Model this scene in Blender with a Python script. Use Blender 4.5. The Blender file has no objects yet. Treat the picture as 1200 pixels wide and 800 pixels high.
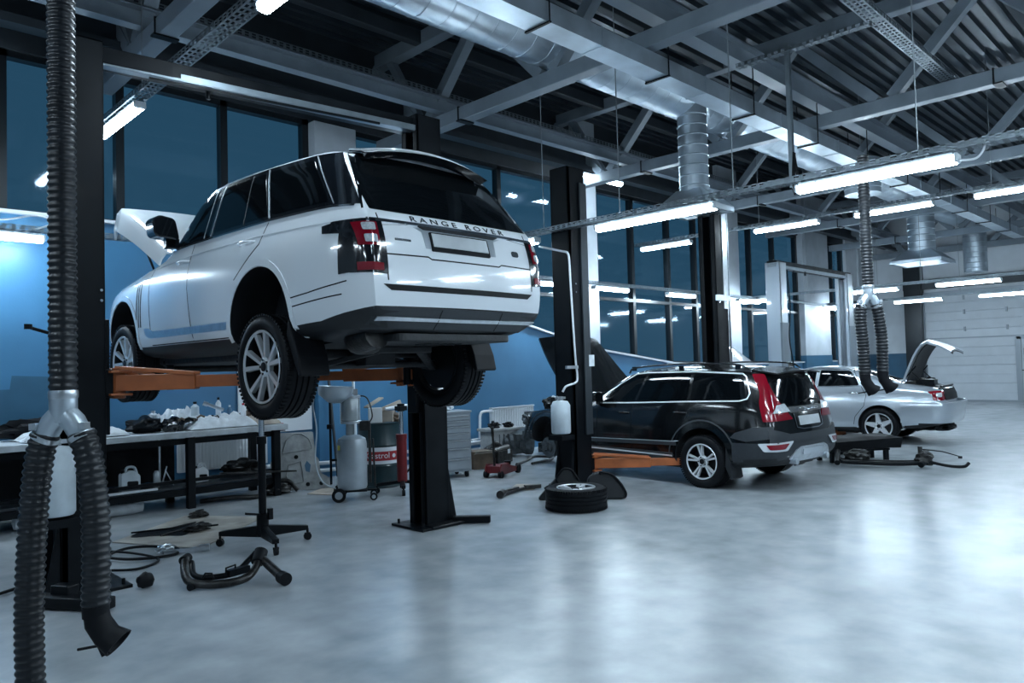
import bpy, bmesh, math, random
import numpy as np
from mathutils import Vector, Matrix, noise
from mathutils.bvhtree import BVHTree
S = bpy.context.scene
COL = S.collection
PI = math.pi
random.seed(7)

# ------------------------------------------------------------------ camera, world, exposure
FPX = 870.25; YAW, PITCH, ROLL = [math.radians(a) for a in (44.556, 1.988, -1.559)]; CAMH = 1.6
Fw = Vector((math.sin(YAW)*math.cos(PITCH), math.cos(YAW)*math.cos(PITCH), math.sin(PITCH)))
Rt0 = Vector((math.cos(YAW), -math.sin(YAW), 0)); Up0 = Rt0.cross(Fw)
Rt = Rt0*math.cos(ROLL)+Up0*math.sin(ROLL); Up = -Rt0*math.sin(ROLL)+Up0*math.cos(ROLL)
cd = bpy.data.cameras.new('camera'); cam = bpy.data.objects.new('camera', cd); COL.objects.link(cam)
cd.sensor_width = 36; cd.lens = FPX/1200*36; cd.clip_start = .05; cd.clip_end = 200
cam.matrix_world = Matrix(((Rt.x, Up.x, -Fw.x, 0), (Rt.y, Up.y, -Fw.y, 0), (Rt.z, Up.z, -Fw.z, CAMH), (0, 0, 0, 1)))
S.camera = cam
W = bpy.data.worlds.new('dusk'); S.world = W; W.use_nodes = True
bgn = W.node_tree.nodes['Background']; bgn.inputs[0].default_value = (.014, .044, .072, 1); bgn.inputs[1].default_value = .8
S.view_settings.view_transform = 'Standard'; S.view_settings.look = 'None'
S.view_settings.exposure = 1.1; S.view_settings.gamma = 1
LAMP = 40.0
LAMPC = (.70, .87, 1.0)
S.cycles.use_denoising = True
S.cycles.max_bounces = 7; S.cycles.glossy_bounces = 4; S.cycles.diffuse_bounces = 4; S.cycles.transparent_max_bounces = 12
S.cycles.sample_clamp_indirect = 6

# ------------------------------------------------------------------ materials
def mat(name, col, rough=.5, metal=0., noise_amt=0., scale=6., coat=0., bump=0., bscale=40., spec=None, rnoise=0.):
    m = bpy.data.materials.new(name); m.use_nodes = True
    nt = m.node_tree; p = nt.nodes['Principled BSDF']
    p.inputs['Base Color'].default_value = (*col, 1); p.inputs['Roughness'].default_value = rough
    p.inputs['Metallic'].default_value = metal; p.inputs['Coat Weight'].default_value = coat
    if coat: p.inputs['Coat Roughness'].default_value = .04
    if spec is not None: p.inputs['Specular IOR Level'].default_value = spec
    tc = nt.nodes.new('ShaderNodeTexCoord')
    if noise_amt or rnoise:
        n = nt.nodes.new('ShaderNodeTexNoise'); n.inputs['Scale'].default_value = scale; n.inputs['Detail'].default_value = 6
        nt.links.new(tc.outputs['Object'], n.inputs['Vector'])
        if noise_amt:
            r = nt.nodes.new('ShaderNodeMix'); r.data_type = 'RGBA'
            r.inputs['A'].default_value = (*[c*(1-noise_amt) for c in col], 1); r.inputs['B'].default_value = (*[min(1, c*(1+noise_amt)) for c in col], 1)
            mr = nt.nodes.new('ShaderNodeMapRange'); mr.inputs['From Min'].default_value = .3; mr.inputs['From Max'].default_value = .7
            nt.links.new(n.outputs['Fac'], mr.inputs['Value']); nt.links.new(mr.outputs['Result'], r.inputs['Factor'])
            nt.links.new(r.outputs['Result'], p.inputs['Base Color'])
        if rnoise:
            mr = nt.nodes.new('ShaderNodeMapRange'); mr.inputs['From Min'].default_value = .3; mr.inputs['From Max'].default_value = .7
            mr.inputs['To Min'].default_value = max(.02, rough-rnoise); mr.inputs['To Max'].default_value = rough+rnoise
            nt.links.new(n.outputs['Fac'], mr.inputs['Value']); nt.links.new(mr.outputs['Result'], p.inputs['Roughness'])
    if bump:
        n2 = nt.nodes.new('ShaderNodeTexNoise'); n2.inputs['Scale'].default_value = bscale; n2.inputs['Detail'].default_value = 4
        nt.links.new(tc.outputs['Object'], n2.inputs['Vector'])
        b = nt.nodes.new('ShaderNodeBump'); b.inputs['Strength'].default_value = bump; b.inputs['Distance'].default_value = .02
        nt.links.new(n2.outputs['Fac'], b.inputs['Height']); nt.links.new(b.outputs['Normal'], p.inputs['Normal'])
    return m
def emis(name, col, st):
    m = mat(name, (.8, .8, .8), .4); p = m.node_tree.nodes['Principled BSDF']
    p.inputs['Emission Color'].default_value = (*col, 1); p.inputs['Emission Strength'].default_value = st
    return m
M = dict(
    steel=mat('painted_grey_steel', (.175, .21, .245), .42, .0, .15, 3, rnoise=.1),
    steel_dk=mat('dark_grey_steel', (.022, .029, .036), .5, 0, .2, 3),
    deck=mat('ceiling_deck_sheet', (.05, .066, .082), .3, .5, .2, 2),
    galv=mat('galvanised_sheet', (.50, .57, .63), .34, .8, .12, 4, bump=.35, bscale=4.5, rnoise=.06),
    tray=mat('perforated_tray_steel', (.22, .26, .29), .4, .75, .15, 8),
    black=mat('black_powder_coat', (.0045, .006, .008), .42, .0, .3, 5, rnoise=.12, spec=.14),
    blackgl=mat('black_gloss_coat', (.006, .008, .011), .12, 0, 0, coat=.6),
    rubber=mat('black_rubber', (.006, .007, .009), .55, 0, .3, 9, spec=.15),
    hose=mat('ribbed_hose_rubber', (.008, .010, .013), .34, 0, .3, 9, spec=.4),
    plastic=mat('black_trim_plastic', (.008, .010, .013), .5, 0, .2, 12, bump=.1, bscale=200),
    under=mat('dirty_underbody', (.010, .012, .015), .6, 0, .5, 7, bump=.3, bscale=20),
    white=mat('white_car_paint', (.78, .82, .86), .16, 0, 0, coat=.9),
    silver=mat('silver_car_paint', (.46, .51, .56), .28, .55, 0, coat=.8),
    vblack=mat('black_car_paint', (.003, .004, .005), .14, 0, 0, coat=.35),
    clad=mat('grey_cladding_plastic', (.022, .027, .033), .45, 0, .1, 30),
    glass_dk=mat('privacy_glass', (.002, .003, .004), .05, 0, spec=.35),
    chrome=mat('chrome', (.72, .76, .8), .12, 1.),
    alloy=mat('wheel_alloy', (.70, .73, .76), .3, .45, coat=.5),
    alloy_dk=mat('wheel_dark_insert', (.018, .02, .023), .35, .6),
    alum=mat('brushed_aluminium', (.6, .64, .68), .3, .9, .1, 20),
    red=mat('tail_lamp_red', (.19, .003, .012), .12, 0, coat=.6),
    lampw=mat('lamp_clear', (.62, .66, .7), .1, .3, .25, 60),
    orange=mat('orange_lift_paint', (.33, .09, .025), .42, 0, .25, 5, rnoise=.1),
    redpaint=mat('red_jack_paint', (.13, .006, .009), .35, 0, .2, 9),
    blue=mat('blue_wall_paint', (.048, .165, .30), .38, 0, .10, 1.6, bump=.06, bscale=60),
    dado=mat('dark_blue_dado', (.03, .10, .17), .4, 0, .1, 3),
    pale=mat('white_plaster', (.52, .56, .6), .6, 0, .07, 2),
    conc=mat('pale_column_paint', (.40, .44, .48), .5, 0, .12, 2.2),
    bound=mat('grey_side_wall', (.16, .19, .22), .7, 0, .1, 2),
    frame=mat('dark_window_frame', (.012, .016, .02), .3, .3),
    door=mat('white_sectional_door', (.47, .51, .55), .42, 0, .05, 3),
    doorf=mat('grey_door_frame', (.22, .25, .28), .4, .3),
    rad=mat('white_radiator_enamel', (.66, .7, .74), .35, 0, .04, 4),
    cream=mat('cream_enamel_box', (.55, .57, .58), .4, 0, .05, 4),
    pipe=mat('white_pipe', (.62, .66, .7), .3),
    board=mat('whiteboard_sheet', (.66, .7, .74), .4),
    redink=mat('red_sign_ink', (.45, .01, .03), .5),
    tank=mat('grey_tank_paint', (.36, .41, .45), .35, .3, .1, 6),
    plasticw=mat('translucent_white_plastic', (.5, .57, .62), .4, 0, .15, 6),
    card=mat('dirty_cardboard', (.38, .33, .28), .85, 0, .25, 4),
    matt=mat('oily_cardboard', (.30, .28, .25), .75, 0, .4, 3),
    paper=mat('crumpled_sheet', (.62, .66, .7), .6, 0, .2, 8),
    brown=mat('brown_box', (.12, .085, .06), .7, 0, .3, 7),
    drum=mat('dark_green_drum', (.006, .024, .030), .35, 0, .2, 5),
    drumw=mat('white_drum_band', (.6, .64, .68), .4),
    drumr=mat('red_drum_band', (.28, .012, .02), .4),
    cab=mat('grey_tool_cabinet', (.30, .34, .38), .35, .3, .06, 8),
    cast=mat('cast_aluminium', (.10, .115, .125), .45, .7, .35, 14, bump=.4, bscale=30),
    tarn=mat('tarnished_metal', (.045, .045, .045), .4, .8, .4, 14, bump=.3, bscale=30),
    shield=mat('grey_undertray_felt', (.30, .315, .32), .8, 0, .25, 7, bump=.4, bscale=16),
    wood=mat('bench_top_plywood', (.5, .54, .57), .5, 0, .2, 6),
    glassy=mat('clear_cylinder', (.3, .34, .36), .08, .2),
    yellow=mat('yellow_tag', (.5, .45, .1), .5),
    wire=mat('thin_steel_wire', (.25, .28, .3), .4, .6),
    plate=mat('blank_number_plate', (.45, .48, .5), .35, 0, .25, 3),
    trim=mat('bright_trim', (.75, .79, .83), .25, .35),
    text=mat('badge_lettering', (.10, .115, .13), .25, .8),
    lampbody=mat('lamp_housing_grey', (.45, .5, .54), .4),
    skyblue=mat('blue_cloth', (.05, .12, .2), .7),
)
M['tube'] = emis('lit_diffuser', LAMPC, LAMP)

def floor_mat():
    m = bpy.data.materials.new('polished_concrete_floor'); m.use_nodes = True; nt = m.node_tree; p = nt.nodes['Principled BSDF']; L = nt.links.new
    tc = nt.nodes.new('ShaderNodeTexCoord')
    def N(s, d=6, dist=0):
        dist = 0
        n = nt.nodes.new('ShaderNodeTexNoise'); n.inputs['Scale'].default_value = s; n.inputs['Detail'].default_value = d; n.inputs['Distortion'].default_value = dist
        L(tc.outputs['Object'], n.inputs['Vector']); return n
    a = N(.5, 5); b = N(3.0, 9); c = N(14, 5)
    cr = nt.nodes.new('ShaderNodeValToRGB'); cr.color_ramp.elements[0].position = .3; cr.color_ramp.elements[0].color = (.21, .235, .26, 1)
    cr.color_ramp.elements[1].position = .7; cr.color_ramp.elements[1].color = (.46, .49, .515, 1)
    mx = nt.nodes.new('ShaderNodeMath'); mx.operation = 'MULTIPLY_ADD'; mx.inputs[1].default_value = .5
    ad = nt.nodes.new('ShaderNodeMath'); ad.operation = 'MULTIPLY'; ad.inputs[1].default_value = .5
    L(b.outputs['Fac'], ad.inputs[0]); L(a.outputs['Fac'], mx.inputs[0]); L(ad.outputs[0], mx.inputs[2]); L(mx.outputs[0], cr.inputs['Fac'])
    L(cr.outputs['Color'], p.inputs['Base Color'])
    p.inputs['Roughness'].default_value = .27
    p.inputs['Specular IOR Level'].default_value = .7
    return m
M['floor'] = floor_mat()
def pane_mat():
    m = bpy.data.materials.new('window_pane_glass'); m.use_nodes = True; nt = m.node_tree; L = nt.links.new
    nt.nodes.remove(nt.nodes['Principled BSDF']); out = nt.nodes['Material Output']
    g = nt.nodes.new('ShaderNodeBsdfGlossy'); g.inputs['Roughness'].default_value = .06; g.inputs['Color'].default_value = (.75, .9, 1, 1)
    t = nt.nodes.new('ShaderNodeBsdfTransparent'); t.inputs['Color'].default_value = (.85, .92, .97, 1)
    f = nt.nodes.new('ShaderNodeFresnel'); f.inputs['IOR'].default_value = 1.45
    x = nt.nodes.new('ShaderNodeMixShader'); ge = nt.nodes.new('ShaderNodeNewGeometry'); sb = nt.nodes.new('ShaderNodeMath'); sb.operation = 'SUBTRACT'; sb.inputs[0].default_value = 1; L(ge.outputs['Backfacing'], sb.inputs[1])
    ml = nt.nodes.new('ShaderNodeMath'); ml.operation = 'MULTIPLY'; L(f.outputs[0], ml.inputs[0]); L(sb.outputs[0], ml.inputs[1]); L(ml.outputs[0], x.inputs[0]); L(t.outputs[0], x.inputs[1]); L(g.outputs[0], x.inputs[2]); L(x.outputs[0], out.inputs['Surface'])
    return m
M['pane'] = pane_mat()

# ------------------------------------------------------------------ builders
def V(*a): return Vector(a[0]) if len(a) == 1 else Vector(a)
class B:
    def __init__(s): s.bm = bmesh.new(); s.T = Matrix()
    def _add(s, vs, fs, mi=0):
        bv = [s.bm.verts.new(s.T @ Vector(v)) for v in vs]
        for f in fs:
            try: s.bm.faces.new([bv[i] for i in f]).material_index = mi
            except ValueError: pass
        return s
    def box(s, c, d, rz=0, rot=None, mi=0):
        R = (rot.to_matrix() if rot and hasattr(rot, 'to_matrix') else rot) or Matrix.Rotation(rz, 3, 'Z')
        vs = [V(c)+R @ V(x*d[0]/2, y*d[1]/2, z*d[2]/2) for x in (-1, 1) for y in (-1, 1) for z in (-1, 1)]
        return s._add(vs, [(0, 1, 3, 2), (4, 6, 7, 5), (0, 4, 5, 1), (2, 3, 7, 6), (0, 2, 6, 4), (1, 5, 7, 3)], mi)
    def bar(s, a, b, w, h, up=(0, 0, 1), mi=0):
        a, b = V(a), V(b); d = (b-a); L = d.length; d.normalize(); x = d.cross(V(up))
        if x.length < 1e-4: x = d.cross(V(0, 1, 0))
        x.normalize(); z = x.cross(d)
        R = Matrix((x, d, z)).transposed()
        return s.box((a+b)/2, (w, L, h), rot=R, mi=mi)
    def tube(s, pts, r, n=10, cap=True, mi=0, closed=False):
        pts = [V(p) for p in pts]; rr = r if isinstance(r, (list, tuple)) else [r]*len(pts)
        prev = None; rings = []
        for i, p in enumerate(pts):
            d = (pts[min(i+1, len(pts)-1)]-pts[max(i-1, 0)])
            if closed: d = pts[(i+1) % len(pts)]-pts[i-1]
            d.normalize()
            if prev is None:
                x = d.cross(V(0, 0, 1)); x = d.cross(V(0, 1, 0)) if x.length < .05 else x
            else: x = prev-d*prev.dot(d)
            x.normalize(); prev = x; y = d.cross(x)
            rings.append([s.bm.verts.new(s.T @ (p+x*rr[i]*math.cos(2*PI*k/n)+y*rr[i]*math.sin(2*PI*k/n))) for k in range(n)])
        m = len(rings)
        for i in range(m if closed else m-1):
            a, b = rings[i], rings[(i+1) % m]
            for k in range(n): s.bm.faces.new((a[k], a[(k+1) % n], b[(k+1) % n], b[k])).material_index = mi
        if cap and not closed:
            s.bm.faces.new(rings[0][::-1]).material_index = mi; s.bm.faces.new(rings[-1]).material_index = mi
        return s
    def cyl(s, a, b, r, r2=None, n=16, cap=True, mi=0): return s.tube([a, b], [r, r if r2 is None else r2], n, cap, mi)
    def lathe(s, prof, o=(0, 0, 0), ax='Z', n=32, mi=0, cap=True):
        rings = []
        for r, h in prof:
            ring = []
            for k in range(n):
                a = 2*PI*k/n; c, q = r*math.cos(a), r*math.sin(a)
                v = {'Z': V(c, q, h), 'X': V(h, c, q), 'Y': V(q, h, c)}[ax]
                ring.append(s.bm.verts.new(s.T @ (V(o)+v)))
            rings.append(ring)
        for a, b in zip(rings, rings[1:]):
            for k in range(n): s.bm.faces.new((a[k], a[(k+1) % n], b[(k+1) % n], b[k])).material_index = mi
        if cap:
            for ring, f in ((rings[0], -1), (rings[-1], 1)):
                s.bm.faces.new(ring[::f]).material_index = mi
        return s
    def prism(s, poly, ax, a, b, mi=0):
        def mk(p, t): return {'X': (t, p[0], p[1]), 'Y': (p[0], t, p[1]), 'Z': (p[0], p[1], t)}[ax]
        n = len(poly); vs = [mk(p, a) for p in poly]+[mk(p, b) for p in poly]
        fs = [tuple(range(n))[::-1], tuple(range(n, 2*n))]+[(i, (i+1) % n, n+(i+1) % n, n+i) for i in range(n)]
        return s._add(vs, fs, mi)
    def sheet(s, rows, th=.01, mi=0):
        """rows: grid of points; gives it thickness th (downwards along local normals)"""
        f0 = []; g = [[s.bm.verts.new(s.T @ V(p)) for p in r] for r in rows]
        for i in range(len(g)-1):
            for j in range(len(g[0])-1): f = s.bm.faces.new((g[i][j], g[i+1][j], g[i+1][j+1], g[i][j+1])); f.material_index = mi; f0.append(f)
        bmesh.ops.recalc_face_normals(s.bm, faces=f0)
        if th: bmesh.ops.solidify(s.bm, geom=f0, thickness=th)
        return s
    def blob(s, c, d, seed=0, amp=.25, sub=3, freq=2.5, mi=0):
        t = bmesh.new(); bmesh.ops.create_icosphere(t, subdivisions=sub, radius=1)
        for v in t.verts:
            k = 1+amp*noise.noise(v.co*freq+V(seed*3.1, seed, 0))*2
            v.co = V(v.co.x*d[0]/2*k, v.co.y*d[1]/2*k, v.co.z*d[2]/2*k)+V(c)
            v.co.z = max(v.co.z, c[2]-d[2]*.42)
        m = bpy.data.meshes.new('t'); t.to_mesh(m); t.free(); n0 = len(s.bm.faces); m.transform(s.T); s.bm.from_mesh(m); bpy.data.meshes.remove(m)
        s.bm.faces.ensure_lookup_table()
        for f in s.bm.faces[n0:]: f.material_index = mi
        return s
    def split(s, name, mats, parent, **k):
        """one object per connected piece"""
        s.bm.verts.ensure_lookup_table(); s.bm.verts.index_update(); seen = set(); o = None
        for v0 in s.bm.verts:
            if v0.index in seen: continue
            st, isl = [v0], []; seen.add(v0.index)
            while st:
                v = st.pop(); isl.append(v)
                for e in v.link_edges:
                    w = e.other_vert(v)
                    if w.index not in seen: seen.add(w.index); st.append(w)
            n = B(); mp = {v.index: n.bm.verts.new(v.co) for v in isl}; fs = {f for v in isl for f in v.link_faces}
            for f in fs: n.bm.faces.new([mp[v.index] for v in f.verts]).material_index = f.material_index
            o = n.out(name, mats, parent, **k)
        s.bm.free(); return o
    def out(s, name, mats, parent=None, loc=None, smooth=None, bevel=0, rz=None, sub=0, fix=True):
        if fix: bmesh.ops.recalc_face_normals(s.bm, faces=s.bm.faces)
        me = bpy.data.meshes.new(name); s.bm.to_mesh(me); s.bm.free()
        for m in (mats if isinstance(mats, (list, tuple)) else [mats]): me.materials.append(m)
        if smooth is not None:
            me.polygons.foreach_set('use_smooth', [True]*len(me.polygons)); me.set_sharp_from_angle(angle=math.radians(smooth))
        o = bpy.data.objects.new(name, me); COL.objects.link(o)
        if parent: o.parent = parent
        if loc is not None: o.location = loc
        if rz is not None: o.rotation_euler.z = rz
        if bevel:
            b = o.modifiers.new('bevel', 'BEVEL'); b.width = bevel; b.segments = 2; b.limit_method = 'ANGLE'; b.angle_limit = math.radians(40)
        if sub:
            u = o.modifiers.new('sub', 'SUBSURF'); u.levels = sub; u.render_levels = sub
        return o
def tag(o, label, cat, group=None):
    o['label'] = label; o['category'] = cat
    if group: o['group'] = group
    return o
def thing(name, label, cat, loc=(0, 0, 0), rz=0, group=None):
    o = bpy.data.objects.new(name, None); COL.objects.link(o); o.empty_display_size = .1
    o.location = loc; o.rotation_euler = (0, 0, rz)
    return tag(o, label, cat, group)
def struct(o, n=None): o['kind'] = 'structure'; return o
def copy_tree(o, parent=None):
    c = o.copy(); COL.objects.link(c)
    if parent: c.parent = parent
    for ch in o.children: copy_tree(ch, c)
    return c
def spline(pts, n=12):
    P = [V(p) for p in pts]; P = [P[0]*2-P[1]]+P+[P[-1]*2-P[-2]]; out = []
    for i in range(1, len(P)-2):
        for k in range(n):
            t = k/n; a, b, c, d = P[i-1:i+3]
            out.append(.5*((2*b)+(c-a)*t+(2*a-5*b+4*c-d)*t*t+(3*b-a-3*c+d)*t**3))
    return out+[P[-2]]
def even(pts, step):
    P = [V(p) for p in pts]; out = [P[0]]; acc = 0
    for a, b in zip(P, P[1:]):
        L = (b-a).length; t = step-acc
        while t <= L: out.append(a.lerp(b, t/L)); t += step
        acc = (acc+L) % step if L+acc >= step else acc+L
    return out
def rnd(poly, r, n=4):
    out = []; m = len(poly)
    for i in range(m):
        p, a, b = Vector(poly[i]).to_2d(), Vector(poly[i-1]).to_2d(), Vector(poly[(i+1) % m]).to_2d()
        ri = r[i] if isinstance(r, (list, tuple)) else r
        if ri <= 0: out.append(tuple(p)); continue
        u = (a-p); v = (b-p); k = min(ri, u.length*.45, v.length*.45); u.normalize(); v.normalize()
        A, Bq = p+u*k, p+v*k
        for j in range(n+1):
            t = j/n; out.append(tuple(A*(1-t)**2+p*2*t*(1-t)+Bq*t*t))
    return out

# ================================================================== THE HALL
X0, X1, Y0, YW, ZC = -5.0, 29.3, -7.0, 10.3, 6.95
WT = .3
struct(B().box(((X0+X1)/2, (Y0+YW)/2, -.1), (X1-X0+1, YW-Y0+1, .2)).out('floor', M['floor']))
# corrugated deck, ribs run along X
prof = []; y = Y0; per = .21
while y < YW: prof += [(y, ZC), (y+.08, ZC), (y+.10, ZC+.075), (y+.19, ZC+.075)]; y += per
prof += [(YW+.1, ZC)]
up = [(a, b+.02) for a, b in prof]
struct(B().prism(prof+[(YW+.1, ZC+.3), (Y0, ZC+.3)], 'X', X0, X1+.3).out('ceiling', M['deck']))
# window wall : lower wall (painted blue) whose top edge steps down towards the right
top = [(X0, 3.57), (6.6, 3.57), (6.6, 3.3), (10.5, 2.42), (12.7, 1.93), (15.7, 1.58), (18.4, 1.5), (X1, 1.5)]
b = B().prism([(X0, 0), (X1, 0)]+top[::-1], 'Y', YW, YW+WT)
struct(b.out('wall_back', M['blue']))
struct(B().box(((X0+X1)/2, YW+.15, 6.25), (X1-X0, WT, 1.42)).out('wall_back_header', M['steel_dk']))
b = B()
for (xa, za), (xb, zb) in zip(top, top[1:]):
    if xb-xa > .05: b.bar((xa, YW-.03, za+.015), (xb, YW-.03, zb+.015), .1, .04)
struct(b.out('trim_1', M['pale']))
struct(B().box((X1+.15, (Y0+YW)/2, 3.5), (.3, YW-Y0+.6, 7.2)).out('wall_right', M['pale']))
struct(B().box((X0-.15, (Y0+YW)/2, 3.5), (.3, YW-Y0+.6, 7.2)).out('wall_left', M['bound']))
struct(B().box(((X0+X1)/2, Y0-.15, 3.5), (X1-X0, .3, 7.2)).out('wall_front', M['bound']))
def ztop(x):
    for (xa, za), (xb, zb) in zip(top, top[1:]):
        if xa <= x <= xb: return zb if xb == xa else za+(zb-za)*(x-xa)/(xb-xa)
    return 1.5
bays = [(X0, 5.85, [-3.2, -1.9, -.6, .6, 1.84, 3.13, 4.51], False), (6.6, 12.05, [8.2, 9.95], True), (12.75, 17.9, [12.9, 14.26, 15.76, 17.0], True),
        (18.95, 23.0, [19.95, 21.4], True), (24.9, 26.6, [25.7], True)]
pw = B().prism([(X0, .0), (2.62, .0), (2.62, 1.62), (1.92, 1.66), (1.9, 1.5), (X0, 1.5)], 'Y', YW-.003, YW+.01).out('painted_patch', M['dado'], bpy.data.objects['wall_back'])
for i, (xa, xb, ms, trn) in enumerate(bays):
    f = B(); zt = 5.54
    for x in [xa+.05]+ms+[xb-.05]:
        zb = ztop(x)-.02; f.box((x, YW+.12, (zt+zb)/2), (.1, .14, zt-zb))
    f.box(((xa+xb)/2, YW+.12, zt-.03), (xb-xa, .14, .1))
    pts = [(x, z) for x, z in top if xa < x < xb]; pts = [(xa, ztop(xa+.01))]+pts+[(xb, ztop(xb))]
    for (a, za), (c, zb) in zip(pts, pts[1:]):
        if c-a > .05: f.bar((a, YW+.12, za+.03), (c, YW+.12, zb+.03), .14, .08)
    if trn: f.box(((xa+xb)/2, YW+.11, 3.08), (xb-xa, .12, .07))
    fo = struct(f.out('window_%d' % (i+1), M['frame']))
    pl = [(xa, zt), (xb, zt)]+[(x, z+.01) for x, z in pts[::-1]]
    p = B().prism(pl, 'Y', YW+.115, YW+.123).out('window_pane', M['pane'], fo)
# columns in front of the wall
for i, (xa, xb, dado) in enumerate([(5.85, 6.6, 0), (12.02, 12.72, 0), (17.92, 18.95, 1), (23.0, 24.95, 1), (27.6, 28.2, 1)]):
    hc = 5.5 if i == 0 else 6.9
    b = B().box(((xa+xb)/2, YW+.02, hc/2), (xb-xa, .3, hc))
    c = struct(b.out('trim_%d' % (i+2), M['conc'], bevel=.01))
    hd = (3.55, 1.9, 1.72, 1.72, 1.72)[i]
    B().box(((xa+xb)/2, YW-.015, hd/2), (xb-xa+.02, .25, hd)).out('painted_dado', M['dado'] if dado else M['blue'], c)
struct(B().box((27.95, YW-.02, 3.2), (2.7, .1, 6.4)).out('wall_back_end', M['pale']))
b = B().box((X1-.02, 9.7, .86), (.04, 1.2, 1.72)).box((27.95, YW-.085, .86), (2.7, .03, 1.72))
struct(b.out('trim_8', M['dado']))
struct(B().box((X1-.2, 8.85, 2.7), (.4, .55, 5.4)).out('trim_9', M['frame']))
# end beam and garage door
struct(B().box((X1-.12, 3, 4.15), (.2, 12.4, .35)).out('trim_10', M['steel_dk']))
g = B()
for k in range(6):
    z0 = k*.625; g.box((X1-.06, 6.05, z0+.31), (.07, 5.0, .595)); g.box((X1-.05, 6.05, z0+.31), (.05, 5.0, .625))
    g.box((X1-.1, 6.05, z0+.31), (.02, 5.0, .02))
gd = struct(g.out('door_1', M['door'], bevel=.006))
gg = B().box((X1-.09, 8.58, 1.9), (.1, .09, 3.9)).box((X1-.09, 6.1, 3.8), (.1, 5.0, .12)).box((X1-.1, 6.05, .03), (.11, 5, .06)).box((X1-.11, 6.05, 2.2), (.03, 5, .05))
gg.out('door_frame', M['doorf'], gd)
h = B()
for yy in (7.3, 6.05):
    for z in (2.5, 3.1, 3.6): h.box((X1-.12, yy, z), (.04, .06, .16))
h.out('hinge', M['doorf'], gd)
pd = struct(B().box((X1-.13, 5.2, 1.05), (.05, .95, 2.05)).out('door_2', M['door']))
B().box((X1-.14, 5.76, 1.08), (.08, .16, 2.16)).box((X1-.14, 5.2, 2.13), (.08, 1.2, .1)).out('door_frame', M['doorf'], pd)
B().box((X1-.18, 5.4, 1.55), (.03, .42, .45)).out('door_window', M['glass_dk'], pd)
B().box((X1-.19, 5.62, 1.05), (.04, .12, .03)).out('door_handle', M['black'], pd)

# ------------------------------------------------------------------ roof steel
TX = [(-1.6, 'grey roof truss beyond the left edge, nearest the exhaust hose top'), (2.9, 'grey roof truss passing above the left lift column of the white car'), (7.1, 'wide grey roof truss crossing over the top of the raised white car'),
      (11.6, 'grey roof truss crossing the duct behind the long lamp at centre'), (16.15, 'grey roof truss above the silver car lift'), (20.7, 'grey roof truss ending at a pale column behind the grey lift'),
      (25.2, 'grey roof truss second from the garage door wall'), (28.95, 'grey roof truss closest to the garage door wall')]
ZB, ZT = 5.3, 6.72
for i, (x, lab) in enumerate(TX):
    t = thing('roof_truss', lab, 'truss', (x, 0, 0), 0, 'roof trusses')
    B().box((0, 1.75, ZB), (.19, 16.9, .2)).out('bottom_chord', M['steel'], t, bevel=.012)
    B().box((0, 1.75, ZT), (.2, 16.9, .22)).out('top_chord', M['steel'], t, bevel=.012)
    y = 10.2
    nb = [10.2, 9.0, 6.4, 3.8, 1.2, -1.4, -4.0, -6.4]
    for k, yb in enumerate(nb[1:-1]):
        for s in (-1, 1):
            B().bar((0, yb+s*.1, ZB+.1), (0, yb+s*1.3, ZT-.08), .15, .15, up=(1, 0, 0)).out('diagonal', M['steel'], t)
    B().bar((0, 9.0, ZB), (0, 9.9, ZT), .12, .12, up=(1, 0, 0)).out('diagonal', M['steel'], t)
    b = B()
    for yy in (8.1, 5.2, 2.4, -.6): b.box((0, yy, ZB), (.215, .02, .225)); b.box((-.02, yy-.06, ZB-.115), (.26, .1, .02))
    b.split('clamp_strap', M['black'], t)
for i, (y, lab) in enumerate([(9.0, 'dark purlin under the roof sheets along the window side'), (6.4, 'dark purlin under the roof sheets above the round duct'), (1.2, 'dark purlin under the roof sheets at upper right')]):
    p = B().box((12, y, ZT), (34, .14, .2)); tag(p.out('roof_purlin', M['steel_dk'], bevel=.01), lab, 'beam', 'roof purlins')
b = B().box((12, 4.83, 5.72), (34, .03, .26)).box((12, 4.83, 5.585), (34, .2, .025)).box((12, 4.83, 5.855), (34, .2, .025))
tag(b.out('i_beam', M['steel']), 'long grey I-beam running beside the flat duct across the ceiling', 'beam')
b = B().box((12, 8.62, 5.56), (34, .05, .22)).box((12, 8.55, 5.455), (34, .12, .015)).box((12, 8.55, 5.665), (34, .12, .015))
tag(b.out('channel_beam', M['steel']), 'grey channel beam above the lift crossbar, running along the windows', 'beam')
b = B().box((12, 9.6, 5.75), (34, .3, .4)).box((12, 9.35, 5.5), (34, .12, .1))
tag(b.out('crane_beam', M['steel_dk']), 'dark deep beam running along the top of the windows', 'beam')

def tray(name, p0, p1, w, h, label, step=.09, lid=False):
    """perforated cable tray: rails with slots between cross links"""
    p0, p1 = V(p0), V(p1); d = p1-p0; L = d.length; d.normalize(); s = d.cross(V(0, 0, 1)).normalized(); u = s.cross(d)
    b = B()
    for sg in (-1, 1):
        o = s*(w/2*sg)
        for zz in (0.006, h*.5, h-.006): b.bar(p0+o+u*zz, p1+o+u*zz, .003, .012 if zz != h*.5 else .008, up=u)
        k = 0
        while k*step < L:
            c = p0+d*(k*step+step*.25); b.bar(c+o, c+o+u*h, .003, step*.42, up=d); k += 1
    for a in (-.5, -.17, .17, .5): b.bar(p0+s*w*a, p1+s*w*a, w*.12, .003, up=u)
    k = 0
    while k*step < L:
        c = p0+d*(k*step+step*.25); b.bar(c-s*w/2, c+s*w/2, step*.4, .003, up=u); k += 1
    return tag(b.out(name, M['tray']), label, 'cable tray', 'perforated cable trays')
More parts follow.
